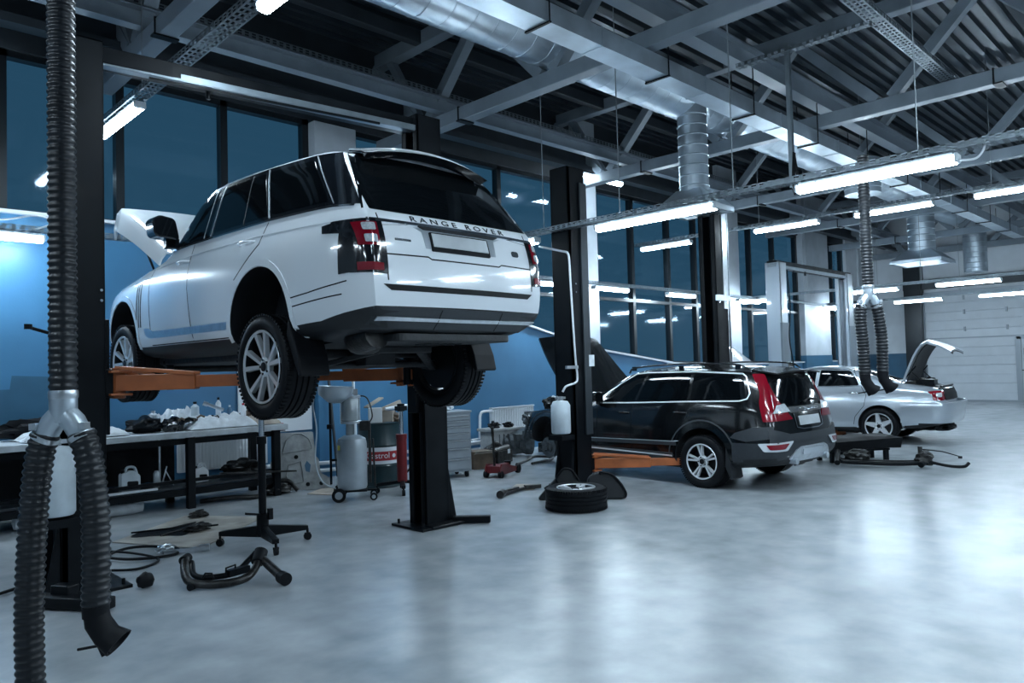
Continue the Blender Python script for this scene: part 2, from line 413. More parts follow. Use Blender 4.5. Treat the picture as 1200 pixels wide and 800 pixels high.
TR = [((2.7, -2, 4.56), (2.7, 9.7, 4.56), .14, .07, 'perforated cable tray rising from the lamp beside the left lift column'),
      ((7.2, -3, 3.36), (7.2, 8.1, 3.36), .12, .06, 'perforated cable tray crossing in front of the middle black lift column'),
      ((13.9, -3, 4.27), (13.9, 10.0, 4.27), .12, .06, 'perforated cable tray holding the second row of lamps'),
      ((19.0, -3, 3.3), (19.0, 10.0, 3.3), .12, .06, 'perforated cable tray with lamps behind the grey lift'),
      ((23.7, -3, 3.3), (23.7, 10.0, 3.3), .12, .06, 'perforated cable tray with lamps closest to the garage door'),
      ((1.0, 9.75, 3.28), (28, 9.75, 3.28), .12, .06, 'perforated cable tray with lamps running along the window wall'),
      ((-2, 8.60, 5.69), (16, 8.60, 5.69), .18, .08, 'perforated cable tray lying on the channel beam above the windows'),
      ((3, 2.95, 5.42), (12.0, 2.95, 5.42), .16, .07, 'perforated cable tray hanging from roof at the upper right corner'),
      ((8.9, 3.0, 5.42), (8.9, 4.7, 5.42), .09, .05, 'short perforated tray linking the beam to the upper right tray')]
for a in TR: tray('cable_tray', *a)

# batten lamps
def lamp_proto(L=1.27):
    t = thing('batten_lamp', 'x', 'lamp', group='fluorescent batten lamps')
    B().box((0, 0, .045), (.11, L-.06, .05)).box((0, 0, .075), (.06, L*.5, .02)).out('housing', M['lampbody'], t, bevel=.01)
    pr = [(-.062, .03), (-.05, -.015), (-.025, -.03), (.025, -.03), (.05, -.015), (.062, .03)]
    B().prism(pr, 'Y', -L/2+.02, L/2-.02).out('diffuser', M['tube'], t, smooth=50)
    for s in (-1, 1):
        B().box((0, s*(L/2-.01), .02), (.125, .03, .08)).out('end_cap', M['lampbody'], t, bevel=.012)
    return t
LP = lamp_proto(1.3); first = [True]
def lamp(x, y, z, label, alongx=False, sc=1.0):
    o = LP if first[0] else copy_tree(LP); first[0] = False
    o.location = (x, y, z-.008); o.rotation_euler.z = PI/2 if alongx else 0; o.scale = (1, sc, 1); o['label'] = label; return o
lamp(2.7, 8.95, 4.48, 'bright tube lamp hanging right beside the left black lift column', sc=1.05)
lamp(2.7, 4.80, 4.48, 'bright tube lamp cut by the top edge above the left windows')
lamp(7.2, 7.42, 3.28, 'short looking tube lamp between the white car and the middle lift column')
lamp(7.2, 4.93, 3.28, 'long bright tube lamp in front of the round duct outlet', sc=1.28)
lamp(7.2, 2.50, 3.28, 'largest bright tube lamp, above the hanging hose at upper right', sc=1.1)
lamp(13.9, 9.2, 4.18, 'tube lamp partly hidden behind the far black lift column')
lamp(13.9, 6.45, 4.18, 'tube lamp right of the far black lift column, second row')
lamp(13.9, 4.5, 4.18, 'tube lamp crossing behind the hanging exhaust hose')
lamp(13.9, 2.6, 4.18, 'tube lamp cut by the right edge below the largest lamp')
lamp(19.0, 9.5, 3.22, 'tube lamp glowing behind the left grey lift column')
lamp(19.0, 6.75, 3.22, 'tube lamp seen through the hanging hose legs')
lamp(19.0, 4.65, 3.22, 'tube lamp left-hand of the pair above the garage door')
lamp(23.7, 9.2, 3.22, 'tube lamp behind the right grey lift column')
lamp(23.7, 7.1, 3.22, 'tube lamp hanging before the dark post beside the garage door')
lamp(23.7, 4.9, 3.22, 'tube lamp cut by the right edge in front of the garage door')
for x, l in ((1.55, 'tube lamp at the left edge along the window sill'), (7.5, 'tube lamp along the window wall hidden behind the white car'), (10.9, 'tube lamp on the window wall just right of the white car'),
             (12.6, 'tube lamp on the window wall touching the middle lift column'), (15.3, 'tube lamp on the window wall left of the far black lift column'), (18.6, 'tube lamp on the window wall right of the far black lift column'), (24.6, 'tube lamp far along the window wall behind the hose legs')):
    lamp(x, 9.75, 3.2, l, True, .9)
lamp(11.9, 9.35, 5.365, 'small high tube lamp beside the top of the middle lift column', True)
for x, y, z in ((-2.5, 3.5, 4.6), (2.7, 1.0, 4.48), (2.7, -2.0, 4.48), (7.2, .2, 3.28), (7.2, -2.2, 3.28), (13.9, .2, 4.18), (13.9, -2.2, 4.18), (19, 1.6, 3.22), (19, -1.2, 3.22), (23.7, 1.6, 3.22), (11, -4.5, 4.6), (17, -4.5, 4.6), (5, -5, 4.6), (-2.4, 7, 4.48), (-2.4, 4, 4.48), (-2.4, 1, 4.48), (1.2, -4.5, 4.5), (5, .5, 4.5), (5, -1.5, 4.5), (8, -5, 4.5), (10.5, -.5, 4.5), (10.5, -2.5, 4.5)):  # unseen lamps, added out of view to brighten the hall and the white car
    lamp(x, y, z, 'unseen overhead tube lamp added outside the view to brighten the hall')

# hanging wires
ws = [((7.2, 6.65), 3.42), ((7.2, 5.4), 3.42), ((7.2, 3.9), 3.42), ((7.2, 2.1), 3.42), ((13.9, 7), 4.33), ((13.9, 5), 4.33), ((13.9, 3), 4.33), ((2.7, 8.2), 4.63), ((2.7, 5.4), 4.63), ((19, 8.3), 3.36), ((19, 5.6), 3.36), ((23.7, 8.2), 3.36), ((23.7, 6), 3.36)]
wl = ['at the gap between the white car and the middle column', 'in front of the lattice above the centre lamp', 'next to the round duct drop', 'above the largest lamp', 'left end of second lamp row', 'middle of second lamp row', 'right end of second lamp row', 'above the lamp by the left column', 'above the lamp at the top edge', 'left on the third row', 'right on the third row', 'left on the row nearest the garage door', 'right on the row nearest the garage door']
for ((x, y), z), l in zip(ws, wl):
    tag(B().cyl((x, y, z), (x, y, 6.6), .006, n=6).out('suspension_wire', M['wire']), 'thin steel suspension wire '+l, 'wire', 'suspension wires of the trays')
# vertical perforated rail with cable bundle
vr = B()
for k in range(24): vr.box((8.9, 4.02, 3.75+k*.075), (.06, .006, .03))
vr.box((8.87, 4.02, 4.62), (.008, .05, 1.8)).box((8.93, 4.02, 4.62), (.008, .05, 1.8))
tag(vr.out('hanging_rail', M['tray']), 'vertical perforated rail hanging down to the second tray at upper right', 'rail')
cb = B()
for k in range(7):
    a = random.uniform(-.05, .05); cb.tube(spline([(8.9+a, 3.98, 4.15), (8.9+a-.06, 3.97, 3.9), (8.9+a-.03, 3.98, 3.62+.03*k), (8.9+a+.05, 3.97, 3.8), (8.9+a+.02, 3.99, 4.12)], 5), .007, 6)
tag(cb.out('cable_bundle', M['rubber'], smooth=60), 'bundle of looped black cables tied to the vertical perforated rail', 'cable')

# ducts
def round_duct_main():
    b = B(); b.cyl((-4, 6.38, 5.86), (25, 6.38, 5.86), .37, n=40)
    x = -4
    while x < 25: b.lathe([(.37, x), (.375, x+.012), (.37, x+.024)], (0, 6.38, 5.86), 'X', 32, cap=False); x += .32
    t = thing('round_duct', 'large round silver ventilation duct running through the roof trusses', 'duct', (0, 0, 0))
    b.out('duct_tube', M['galv'], t, smooth=40)
    return t
round_duct_main()
def drop(x, y, zt, zb, r, label, hood=True):
    t = thing('duct_drop', label, 'duct', (x, y, 0), 0, 'vertical duct outlets')
    b = B().cyl((0, 0, zb), (0, 0, zt), r, n=28)
    z = zb+.1
    while z < zt-.05: b.lathe([(r, z), (r+.012, z+.012), (r, z+.024)], (0, 0, 0), 'Z', 28, cap=False); z += .16
    b.out('duct_tube', M['galv'], t, smooth=40)
    if hood:
        h = B(); w0, w1 = r*.9, r*1.9
        rows = []
        for w, z in ((w0, zb+.05), (w1, zb-.22), (w1, zb-.30)):
            rows.append([(-w, -w, z), (w, -w, z), (w, w, z), (-w, w, z)])
        for a, c in zip(rows, rows[1:]):
            for k in range(4):
                q = (k+1) % 4; h._add([a[k], a[q], c[q], c[k]], [(0, 1, 2, 3)])
        h.box((0, 0, zb-.285), (w1*1.75, w1*1.75, .02))
        h.out('outlet_hood', M['galv'], t, fix=True)
    return t
drop(10.3, 6.25, 5.9, 4.26, .23, 'round silver duct drop with square hood near the far black column')
drop(21.2, 6.2, 5.9, 4.3, .32, 'round silver duct drop with hood above the silver car trunk')
drop(26.3, 6.2, 5.9, 4.15, .32, 'ribbed silver duct drop closest to the garage door', False)
drop(15.6, 5.6, 5.6, 4.9, .34, 'dark round duct stub behind the largest lamp', False)
b = B().box((12.6, 4.90, 5.05), (26, .28, .20)); x = 0
while x < 25.5: b.box((x, 4.90, 5.05), (.03, .295, .215)); x += 2.05
t = thing('flat_duct', 'flat galvanised rectangular duct hanging below the trusses across the ceiling', 'duct')
b.out('duct_case', M['galv'], t)
b = B(); x = 1.2
while x < 25: b.cyl((x, 4.74, 4.94), (x, 4.74, 5.6), .008, n=6).cyl((x, 5.06, 4.94), (x, 5.06, 5.6), .008, n=6).box((x, 4.9, 4.94), (.03, .34, .016)); x += 2.05
b.split('hanger', M['black'], t)

# ================================================================== CARS : tools
def evaluated(o):
    dg = bpy.context.evaluated_depsgraph_get(); dg.update()
    return bpy.data.meshes.new_from_object(o.evaluated_get(dg), depsgraph=dg)
def loft_body(sts, cre, stcre, wells, level=2, cap_bulge=(.05, .05), well_in=.34):
    """sts: stations of half-section points (x, y, z) from bottom centre to top centre; returns the finished mesh"""
    bm = bmesh.new(); cl = bm.edges.layers.float.new('crease_edge'); rings = []
    for st in sts:
        Lp = [bm.verts.new((-p[0], p[1], p[2])) for p in st]
        Rp = [Lp[i] if st[i][0] == 0 else bm.verts.new(st[i]) for i in range(len(st))]
        rings.append((Lp, Rp))
    n = len(sts[0]); ce = []
    for a, b in zip(rings, rings[1:]):
        for s in (0, 1):
            for i in range(n-1): bm.faces.new((a[s][i], a[s][i+1], b[s][i+1], b[s][i]) if s == 0 else (a[s][i], b[s][i], b[s][i+1], a[s][i+1]))
            for i in range(n):
                if cre.get(i): e = bm.edges.get((a[s][i], b[s][i])); e[cl] = cre[i]
    for end, (Lp, Rp), st in ((0, rings[0], sts[0]), (1, rings[-1], sts[-1])):
        k = cap_bulge[end]*(-1 if end == 0 else 1)
        cv = [Lp[0]]+[bm.verts.new((0, st[i][1]+k, st[i][2])) for i in range(1, n-1)]+[Lp[-1]]
        for i in range(n-1):
            for P, flip in ((Lp, 0), (Rp, 1)):
                q = [P[i], P[i+1], cv[i+1], cv[i]]; u = []
                for v in q:
                    if v not in u: u.append(v)
                bm.faces.new(u if flip == end else u[::-1])
    for j, c in stcre.items():
        for P in rings[j]:
            for i in range(n-1): e = bm.edges.get((P[i], P[i+1])); e[cl] = max(e[cl], c)
    bmesh.ops.recalc_face_normals(bm, faces=bm.faces)
    me = bpy.data.meshes.new('tmp'); bm.to_mesh(me); bm.free(); o = bpy.data.objects.new('tmp', me); COL.objects.link(o)
    m = o.modifiers.new('s', 'SUBSURF'); m.levels = m.render_levels = level
    cut = []
    for (y, z, r, xin) in wells:
        for s in (-1, 1):
            c = B().cyl((s*1.4, y, z), (s*xin, y, z), r, n=48).out('tmpcut', M['under']); cut.append(c)
            q = o.modifiers.new('b', 'BOOLEAN'); q.object = c; q.operation = 'DIFFERENCE'; q.solver = 'EXACT'
    me2 = evaluated(o)
    for c in cut+[o]: bpy.data.objects.remove(c)
    return me2
class Car:
    def __init__(s, root, me, mats, wells, zones):
        """zones: list of (co, no) planes to cut cleanly; assign(face) -> material index"""
        s.root = root; bm = bmesh.new(); bm.from_mesh(me)
        for co, no in zones[0]: bmesh.ops.bisect_plane(bm, geom=bm.verts[:]+bm.edges[:]+bm.faces[:], plane_co=co, plane_no=no)
        for f in bm.faces:
            c = f.calc_center_median(); k = zones[1](c, f.normal)
            for (y, z, r, xin) in wells:
                d = math.hypot(c.y-y, c.z-z)
                if d < r+.004 and abs(c.x) > xin-.01 and (abs(d-r) < .012 and abs(f.normal.x) < .35 or abs(abs(c.x)-xin) < .02): k = 1
            f.material_index = k; f.smooth = True
        bm.normal_update(); s.bvh = BVHTree.FromBMesh(bm)
        m2 = bpy.data.meshes.new('car_body'); bm.to_mesh(m2); bm.free()
        for m in mats: m2.materials.append(m)
        m2.set_sharp_from_angle(angle=math.radians(38))
        s.body = bpy.data.objects.new('car_body', m2); COL.objects.link(s.body); s.body.parent = root
    def hit(s, ax, u, v):
        if ax in ('CL', 'CR'):
            k = 1 if ax == 'CL' else -1; o = s.CP+s.CE*u+V(0, 0, v)-s.CD*3; h = s.bvh.ray_cast(V(o.x*k, o.y, o.z), V(s.CD.x*k, s.CD.y, 0)); return h[0], h[1]
        o, d = {'L': ((-4, u, v), (1, 0, 0)), 'R': ((4, u, v), (-1, 0, 0)), 'B': ((u, -5, v), (0, 1, 0)), 'F': ((u, 6, v), (0, -1, 0)), 'T': ((u, v, 6), (0, 0, -1)), 'U': ((u, v, -2), (0, 0, 1))}[ax]
        h = s.bvh.ray_cast(V(*o), V(*d)); return h[0], h[1]
    CD = V(.871, .491, 0); CE = V(.491, -.871, 0); CP = V(-.78, -.85, 0)
    def patch(s, name, polys, ax, m, off=.004, th=.008, res=.06, parent=None, label=None, mirror=False, smooth=40, depth=None):
        """polys: 2D polygons in the view of axis ax, laid on the body surface"""
        if polys and not isinstance(polys[0][0], (tuple, list)): polys = [polys]
        axes = [ax]+(['R'] if mirror and ax == 'L' else []); o = None
        for A in axes:
            bm = bmesh.new()
            for poly in polys:
                t = bmesh.new(); vs = [t.verts.new((p[0], p[1], 0)) for p in poly]; t.faces.new(vs)
                lo = [min(p[i] for p in poly) for i in (0, 1)]; hi = [max(p[i] for p in poly) for i in (0, 1)]
                for i in (0, 1):
                    x = lo[i]+res
                    while x < hi[i]-res*.3:
                        co = [0, 0, 0]; no = [0, 0, 0]; co[i] = x; no[i] = 1
                        bmesh.ops.bisect_plane(t, geom=t.verts[:]+t.edges[:]+t.faces[:], plane_co=co, plane_no=no); x += res
                last = None
                bad = []
                for v in t.verts:
                    h, nrm = s.hit(A, v.co.x, v.co.y)
                    if h is None: bad.append((v, v.co.copy())); continue
                    if depth is not None: # flat in depth
                        h = h.copy()
                    v.co = h+nrm*off; last = v.co.copy()
                for v, c in bad:
                    q = {'L': (-.9, c.x, c.y), 'R': (.9, c.x, c.y), 'B': (c.x, -1, c.y), 'F': (c.x, 3.8, c.y), 'T': (c.x, c.y, 1.2), 'U': (c.x, c.y, .3), 'CL': (-.8, -.9, c.y), 'CR': (.8, -.9, c.y)}[A]
                    h, nrm, _, _ = s.bvh.find_nearest(V(*q)); v.co = h+nrm*off
                f0 = t.faces[:]; bmesh.ops.recalc_face_normals(t, faces=f0); t.normal_update()
                want = {'L': (-1, 0, 0), 'R': (1, 0, 0), 'B': (0, -1, 0), 'F': (0, 1, 0), 'T': (0, 0, 1), 'U': (0, 0, -1), 'CL': (-1, -1, 0), 'CR': (1, -1, 0)}[A]
                if sum((f.normal.dot(V(*want)))*f.calc_area() for f in f0) < 0: bmesh.ops.reverse_faces(t, faces=f0)
                r = bmesh.ops.solidify(t, geom=f0, thickness=th)
                mm = bpy.data.meshes.new('q'); t.to_mesh(mm); t.free(); bm.from_mesh(mm); bpy.data.meshes.remove(mm)
            me = bpy.data.meshes.new(name); bm.to_mesh(me); bm.free(); me.materials.append(m)
            me.polygons.foreach_set('use_smooth', [True]*len(me.polygons)); me.set_sharp_from_angle(angle=math.radians(smooth))
            o = bpy.data.objects.new(name, me); COL.objects.link(o); o.parent = parent or s.root
            if label: o['label'] = label
        return o
    def line(s, name, pts, ax, m, w=.01, off=.002, th=.003, **k):
        pl = []
        P = [Vector(p) for p in pts]; Lf, Rg = [], []
        for i, p in enumerate(P):
            d = (P[min(i+1, len(P)-1)]-P[max(i-1, 0)]).normalized(); n = Vector((-d.y, d.x))
            ww = w[i] if isinstance(w, (list, tuple)) else w
            Lf.append(tuple(p+n*ww/2)); Rg.append(tuple(p-n*ww/2))
        polys = [[Lf[i], Lf[i+1], Rg[i+1], Rg[i]] for i in range(len(P)-1)]
        return s.patch(name, polys, ax, m, off, th, **k)
def wheel(root, x, y, z, R, w, rr, spokes, side=-1, style='spoke', hubcol='alloy'):
    """side -1: outer face to -x"""
    T = Matrix.Translation((x, y, z)) @ (Matrix.Identity(4) if side < 0 else Matrix.Rotation(PI, 4, 'Z'))
    b = B(); b.T = T; h = w/2; n = 72
    pr = [(rr+.004, -h*.80), (rr+.012, -h*.9), (rr+(R-rr)*.35, -h*1.02), (rr+(R-rr)*.62, -h*1.0), (R-.022, -h*.93), (R-.006, -h*.80), (R, -h*.62)]
    for g in (-.42, -.08, .26): pr += [(R, h*(g-.05)), (R-.011, h*(g-.03)), (R-.011, h*(g+.06)), (R+.001, h*(g+.08))]
    pr += [(R, h*.62), (R-.006, h*.80), (R-.022, h*.93), (rr+(R-rr)*.62, h), (rr+(R-rr)*.35, h*1.02), (rr+.012, h*.9), (rr+.004, h*.8)]
    b.lathe(pr+[(rr-.004, h*.8), (rr-.004, -h*.8)], (0, 0, 0), 'X', n, cap=False)
    # tread blocks
    for k in range(0, n):
        a = 2*PI*(k+.5)/n
        for s2 in (-1, 1):
            b.box((s2*h*.80, (R-.004)*math.cos(a), (R-.004)*math.sin(a)), (h*.26, R*.045, .016), rot=Matrix.Rotation(a-PI/2, 3, 'X'))
    wo = b.out('wheel_tire', M['rubber'], root, smooth=45)
    b = B(); b.T = T
    b.lathe([(rr+.006, -h*.93), (rr+.002, -h*.97), (rr-.010, -h*.95), (rr-.014, -h*.88)], (0, 0, 0), 'X', 64, cap=False); b.lathe([(rr-.014, -h*.88), (rr-.022, -h*.5), (rr-.027, h*.8), (rr, h*.85)], (0, 0, 0), 'X', 64, cap=False, mi=1)
    nsp, tw, w0, w1, dsh = spokes
    for k in range(nsp):
        a0 = 2*PI*k/nsp+.2
        for s2 in ((-1, 1) if tw else (0,)):
            ai, ao = a0+s2*tw*.45, a0+s2*tw
            p = lambda a, r, wd, xx: [(xx, r*math.cos(a)-q*wd*math.sin(a), r*math.sin(a)+q*wd*math.cos(a)) for q in (-.5, .5)]
            i0, i1 = p(ai, .045, w0, -h*dsh), p(ao, rr-.012, w1, -h*.90)
            m0, m1 = p(ai, .045, w0*1.3, -h*dsh+.035), p(ao, rr-.012, w1*1.3, -h*.90+.03)
            b._add(i0+i1+m0+m1, [(0, 1, 3, 2), (4, 6, 7, 5), (0, 2, 6, 4), (1, 5, 7, 3), (2, 3, 7, 6), (0, 4, 5, 1)])
    b.lathe([(.075, -h*dsh+.03), (.075, -h*dsh), (.055, -h*dsh-.008), (.04, -h*dsh)], (0, 0, 0), 'X', 24)
    ro = b.out('rim', [M['alloy'], M['alloy_dk']], wo, smooth=35); ro['label'] = 'bright spoked alloy rim'
    b = B(); b.T = T; b.lathe([(.034, -h*dsh-.01), (.0335, -h*dsh-.016), (.002, -h*dsh-.018)], (0, 0, 0), 'X', 20)
    for k in range(5): a = 2*PI*k/5; b.cyl((-h*dsh-.012, .055*math.cos(a), .055*math.sin(a)), (-h*dsh+.01, .055*math.cos(a), .055*math.sin(a)), .009, n=8)
    b.out('hub_cap', M['alloy_dk'], wo, smooth=40)
    b = B(); b.T = T; b.lathe([(.16, -h*.15), (.17, -h*.12), (.17, -h*.02), (.05, -h*.02)], (0, 0, 0), 'X', 40)
    b.cyl((-h*.1, 0, 0), (h*.7, 0, 0), rr-.045, n=40)
    b.out('brake_disc', M['alloy_dk'], wo, smooth=40)
    return wo
def handles(car, pts, m):
    for (y, z, w) in pts:
        h, n = car.hit('L', y, z); 
        b = B(); b.tube(spline([h+V(.01, -w/2, 0), h+V(-.03, -w*.3, .004), h+V(-.038, 0, .006), h+V(-.03, w*.3, .004), h+V(.01, w/2, 0)], 4), .011, 8)
        b.out('door_handle', m, car.root, smooth=60)

# ================================================================== WHITE OFF-ROAD CAR ON THE LIFT
def half(y, zs, xs, yo=None):
    """bottom centre .. top centre: 8 points"""
    return [(0 if i in (0, 7) else xs[i], y+(yo[i] if yo else 0), zs[i]) for i in range(8)]
suv = thing('offroad_car', 'large white off-road car raised high on the black lift, hood open', 'car', (3.493, 5.132, 1.453), math.radians(2.02))
st = [
 [(0, -.98, .40), (.66, -.98, .41), (.80, -1.08, .53), (.83, -1.10, .72), (.83, -1.07, 1.0), (.80, -1.00, 1.20), (.68, -.60, 1.70), (0, -.64, 1.77)],
 [(0, -.80, .38), (.84, -.80, .40), (.955, -.84, .53), (.965, -.84, .74), (.945, -.82, 1.02), (.885, -.80, 1.22), (.70, -.50, 1.735), (0, -.50, 1.80)],
 [(0, -.40, .36), (.88, -.40, .38), (.975, -.40, .52), (.985, -.40, .76), (.965, -.40, 1.03), (.90, -.40, 1.24), (.71, -.30, 1.76), (0, -.30, 1.83)],
 [(0, .3, .32), (.88, .3, .32), (.98, .3, .46), (.99, .3, .76), (.972, .3, 1.04), (.905, .3, 1.25), (.72, .3, 1.79), (0, .3, 1.865)],
 [(0, 1.0, .30), (.88, 1.0, .30), (.965, 1.0, .44), (.980, 1.0, .74), (.968, 1.0, 1.05), (.905, 1.0, 1.26), (.725, .9, 1.81), (0, .9, 1.875)],
 [(0, 1.75, .30), (.88, 1.75, .30), (.965, 1.75, .44), (.98, 1.75, .74), (.965, 1.75, 1.05), (.90, 1.75, 1.245), (.71, 1.52, 1.80), (0, 1.55, 1.865)],
 [(0, 2.15, .30), (.88, 2.15, .30), (.965, 2.15, .44), (.98, 2.15, .75), (.96, 2.15, 1.05), (.885, 2.12, 1.20), (.78, 2.05, 1.27), (0, 2.2, 1.30)],
 [(0, 2.75, .32), (.88, 2.75, .34), (.975, 2.75, .48), (.985, 2.75, .78), (.955, 2.75, 1.04), (.87, 2.75, 1.13), (.72, 2.75, 1.09), (0, 2.75, 1.08)],
 [(0, 3.4, .34), (.84, 3.4, .36), (.945, 3.4, .50), (.955, 3.4, .78), (.92, 3.4, .99), (.83, 3.4, 1.07), (.68, 3.4, 1.03), (0, 3.4, 1.02)],
 [(0, 3.78, .36), (.66, 3.74, .38), (.80, 3.70, .52), (.82, 3.68, .74), (.79, 3.66, .93), (.72, 3.64, 1.0), (.6, 3.64, .97), (0, 3.70, .96)]]
wl_s = [(.13, .50, .445, .60), (2.93, .48, .43, .60)]
me = loft_body(st, {1: .3, 2: .35, 4: .25, 5: .75, 6: .55}, {0: .55, 6: .45, 5: .3, 9: .5}, wl_s, 2, (.05, .08))
zl = .43
def zone(c, n):
    zb = .43 if -.3 < c.y else .43+(-.3-c.y)*.18
    if c.z < zb or n.z < -.55 and c.z < .6: return 1
    return 0
car = Car(suv, me, [M['white'], M['plastic']], wl_s, ([((0, 0, .43), (0, 0, 1)), ((0, -.3, .43), (0, .18, 1))], zone))
# greenhouse glass band (sides)
band = [(1.98, 1.285), (1.44, 1.30), (.1, 1.30), (-.70, 1.275), (-.93, 1.26), (-.575, 1.70), (-.28, 1.735), (.41, 1.77), (1.15, 1.775), (1.54, 1.735)]
car.patch('side_glass_band', band, 'L', M['blackgl'], .007, .010, res=.04, mirror=True)
sw = [[(1.86, 1.315), (1.46, 1.335), (1.46, 1.33+.2), (1.60, 1.64), (1.63, 1.60)], [(1.36, 1.335), (1.14, 1.335), (1.2, 1.74), (1.36, 1.735), (1.44, 1.70), (1.40, 1.56)]]
car.patch('front_window', rnd([(1.80, 1.32), (1.14, 1.335), (1.18, 1.735), (1.40, 1.725), (1.56, 1.66)], .02), 'L', M['glass_dk'], .010, .005, res=.04, mirror=True)
car.patch('rear_door_window', rnd([(1.05, 1.335), (.14, 1.335), (.40, 1.73), (1.08, 1.74)], .02), 'L', M['glass_dk'], .010, .005, res=.04, mirror=True)
car.patch('quarter_window', rnd([(.07, 1.335), (-.66, 1.31), (-.29, 1.69), (.34, 1.73)], .02), 'L', M['glass_dk'], .010, .005, res=.04, mirror=True)
for p in ([(1.20, 1.31), (1.24, 1.76)], [(1.07, 1.31), (1.10, 1.76)], [(.10, 1.31), (.37, 1.755)], [(-.72, 1.285), (-.31, 1.72)], [(.50, 1.32), (.60, 1.75)]):
    car.line('window_trim', p, 'L', M['tank'] if p[0][0] != .50 else M['plastic'], .007, .012, .003)
car.line('window_trim', [(1.98, 1.275), (1.44, 1.29), (.1, 1.29), (-.70, 1.265), (-.90, 1.25)], 'L', M['chrome'], .012, .009, .006, mirror=True)
car.line('roof_trim', [(1.56, 1.76), (1.15, 1.80), (.41, 1.795), (-.28, 1.76), (-.56, 1.725)], 'L', M['alum'], .014, .005, .004, mirror=True)
# windshield
car.patch('windshield', rnd([(-.68, 1.30), (.68, 1.30), (.60, 1.76), (-.60, 1.76)], .05), 'F', M['glass_dk'], .004, .006)
# rear glass + spoiler
car.patch('rear_window', [(-.80, 1.225), (.80, 1.225), (.665, 1.68), (.62, 1.735), (.3, 1.755), (-.3, 1.755), (-.62, 1.735), (-.665, 1.68)], 'B', M['glass_dk'], .005, .01)
b = B(); rows = []
for i in range(13):
    x = -.66+i*.11; k = 1-(x/.72)**2
    x *= .90; rows.append([(x*.98, -.50-.02*k, 1.745+.065*k), (x, -.66-.05*k, 1.70+.085*k), (x*1.0, -.73-.06*k, 1.665+.085*k), (x*.98, -.66-.03*k, 1.64+.085*k)])
b.sheet(rows, .012); b.out('roof_spoiler', M['blackgl'], suv, smooth=50)
rows = [[(x, y, z+.012) for (x, y, z) in r[:2]] for r in rows]
b = B(); b.sheet(rows, .012); b.out('spoiler_lip', M['white'], suv, smooth=50)
# door gaps & creases
gap = M['black']
for p in ([(2.24, 1.16), (2.22, .9), (2.17, .56)], [(1.38, 1.28), (1.37, .9), (1.30, .56), (1.27, .44)], [(.10, 1.28), (.16, 1.12), (.33, 1.0), (.50, .88)], [(2.17, .44), (1.27, .44), (.5, .44)],
          [(-.20, .66), (-.55, .69), (-.83, .725), (-.92, .74)]):
    car.line('panel_gap', p, 'L', gap, .009, .0015, .002, res=.05)
car.line('panel_gap', [(-.24, .60), (-.88, .655)], 'L', gap, .009, .0015, .002, res=.05)
car.line('shoulder_crease', [(2.2, 1.155), (1.3, 1.19), (.2, 1.19), (-.75, 1.155)], 'L', M['white'], .012, .004, .004, res=.08)
car.patch('door_strip', [(2.33, .605), (2.28, .53), (2.2, .505), (.60, .505), (.58, .565), (2.14, .57), (2.20, .60)], 'L', M['alum'], .004, .008)
for k in range(3): car.line('side_vent', [(2.42+k*.05, 1.04), (2.40+k*.05, .62)], 'L', M['clad'], .014, .004, .004)
handles(car, [(1.50, 1.135, .24), (.36, 1.15, .24)], M['white'])
# wheel arch lips
def arch(car, y0, z0, r, w, m, name, a0=-25, a1=205, off=.006, th=.014):
    pts = [(y0+r*math.cos(math.radians(a)), z0+r*math.sin(math.radians(a))) for a in np.linspace(a0, a1, 26)]
    return car.line(name, pts, 'L', m, w, off, th, res=.2)
arch(car, .13, .50, .475, .05, M['white'], 'arch_lip', -12, 192); arch(car, 2.93, .48, .46, .05, M['white'], 'arch_lip', -8, 188)
# tail lamp
for sx in (-1, 1):
    ax = 'L' if sx < 0 else 'R'
    a = car.patch('tail_lamp', [(-.66, 1.13), (-.86, 1.15), (-1.03, 1.15), (-1.03, .80), (-.86, .785), (-.84, 1.06), (-.68, 1.075)], ax, M['blackgl'], .006, .02, res=.04)
    q = car.patch('tail_lamp', rnd([(sx*.70, 1.15), (sx*.90, 1.15), (sx*.90, .79), (sx*.70, .78)], .01), 'B', M['blackgl'], .007, .02, res=.04)
    for pp in ([(sx*.745, 1.125), (sx*.86, 1.125), (sx*.86, .965), (sx*.745, .965)], [(sx*.735, .85), (sx*.87, .855), (sx*.87, .80), (sx*.735, .80)]):
        car.patch('lamp_lens', pp, 'B', M['red'], .012, .008, parent=q, res=.03)
    for z0 in (1.065, .985): car.patch('lamp_reflector', rnd([(sx*.765, z0+.05), (sx*.83, z0+.05), (sx*.83, z0), (sx*.765, z0)], .01), 'B', M['lampw'], .018, .006, parent=q, res=.03)
# tailgate
car.line('tailgate_trim', [(-.80, 1.145), (-.4, 1.15), (0, 1.15), (.4, 1.15), (.80, 1.145)], 'B', M['chrome'], .022, .008, .01)
car.patch('plate_recess', [(-.44, 1.125), (.40, 1.125), (.32, 1.10), (.31, .98), (-.37, .98), (-.38, 1.10)], 'B', M['silver'], .002, .003)
car.patch('plate_light_bar', [(-.40, 1.135), (.38, 1.135), (.33, 1.115), (-.36, 1.115)], 'B', M['plastic'], .012, .02)
q = car.patch('number_plate', rnd([(-.32, 1.10), (.24, 1.10), (.24, .965), (-.32, .965)], .008), 'B', M['black'], .012, .012, res=.1)
car.patch('plate_face', [(-.305, 1.09), (.225, 1.09), (.225, .995), (-.305, .995)], 'B', M['plate'], .016, .004, parent=q, res=.1)
for p in ([(-.76, .915), (-.36, .92), (-.33, .905), (.33, .905), (.36, .92), (.76, .915)], [(-.66, 1.21), (-.66, 1.0)][:0]):
    if p: car.line('panel_gap', p, 'B', gap, .010, .0015, .002, res=.05)
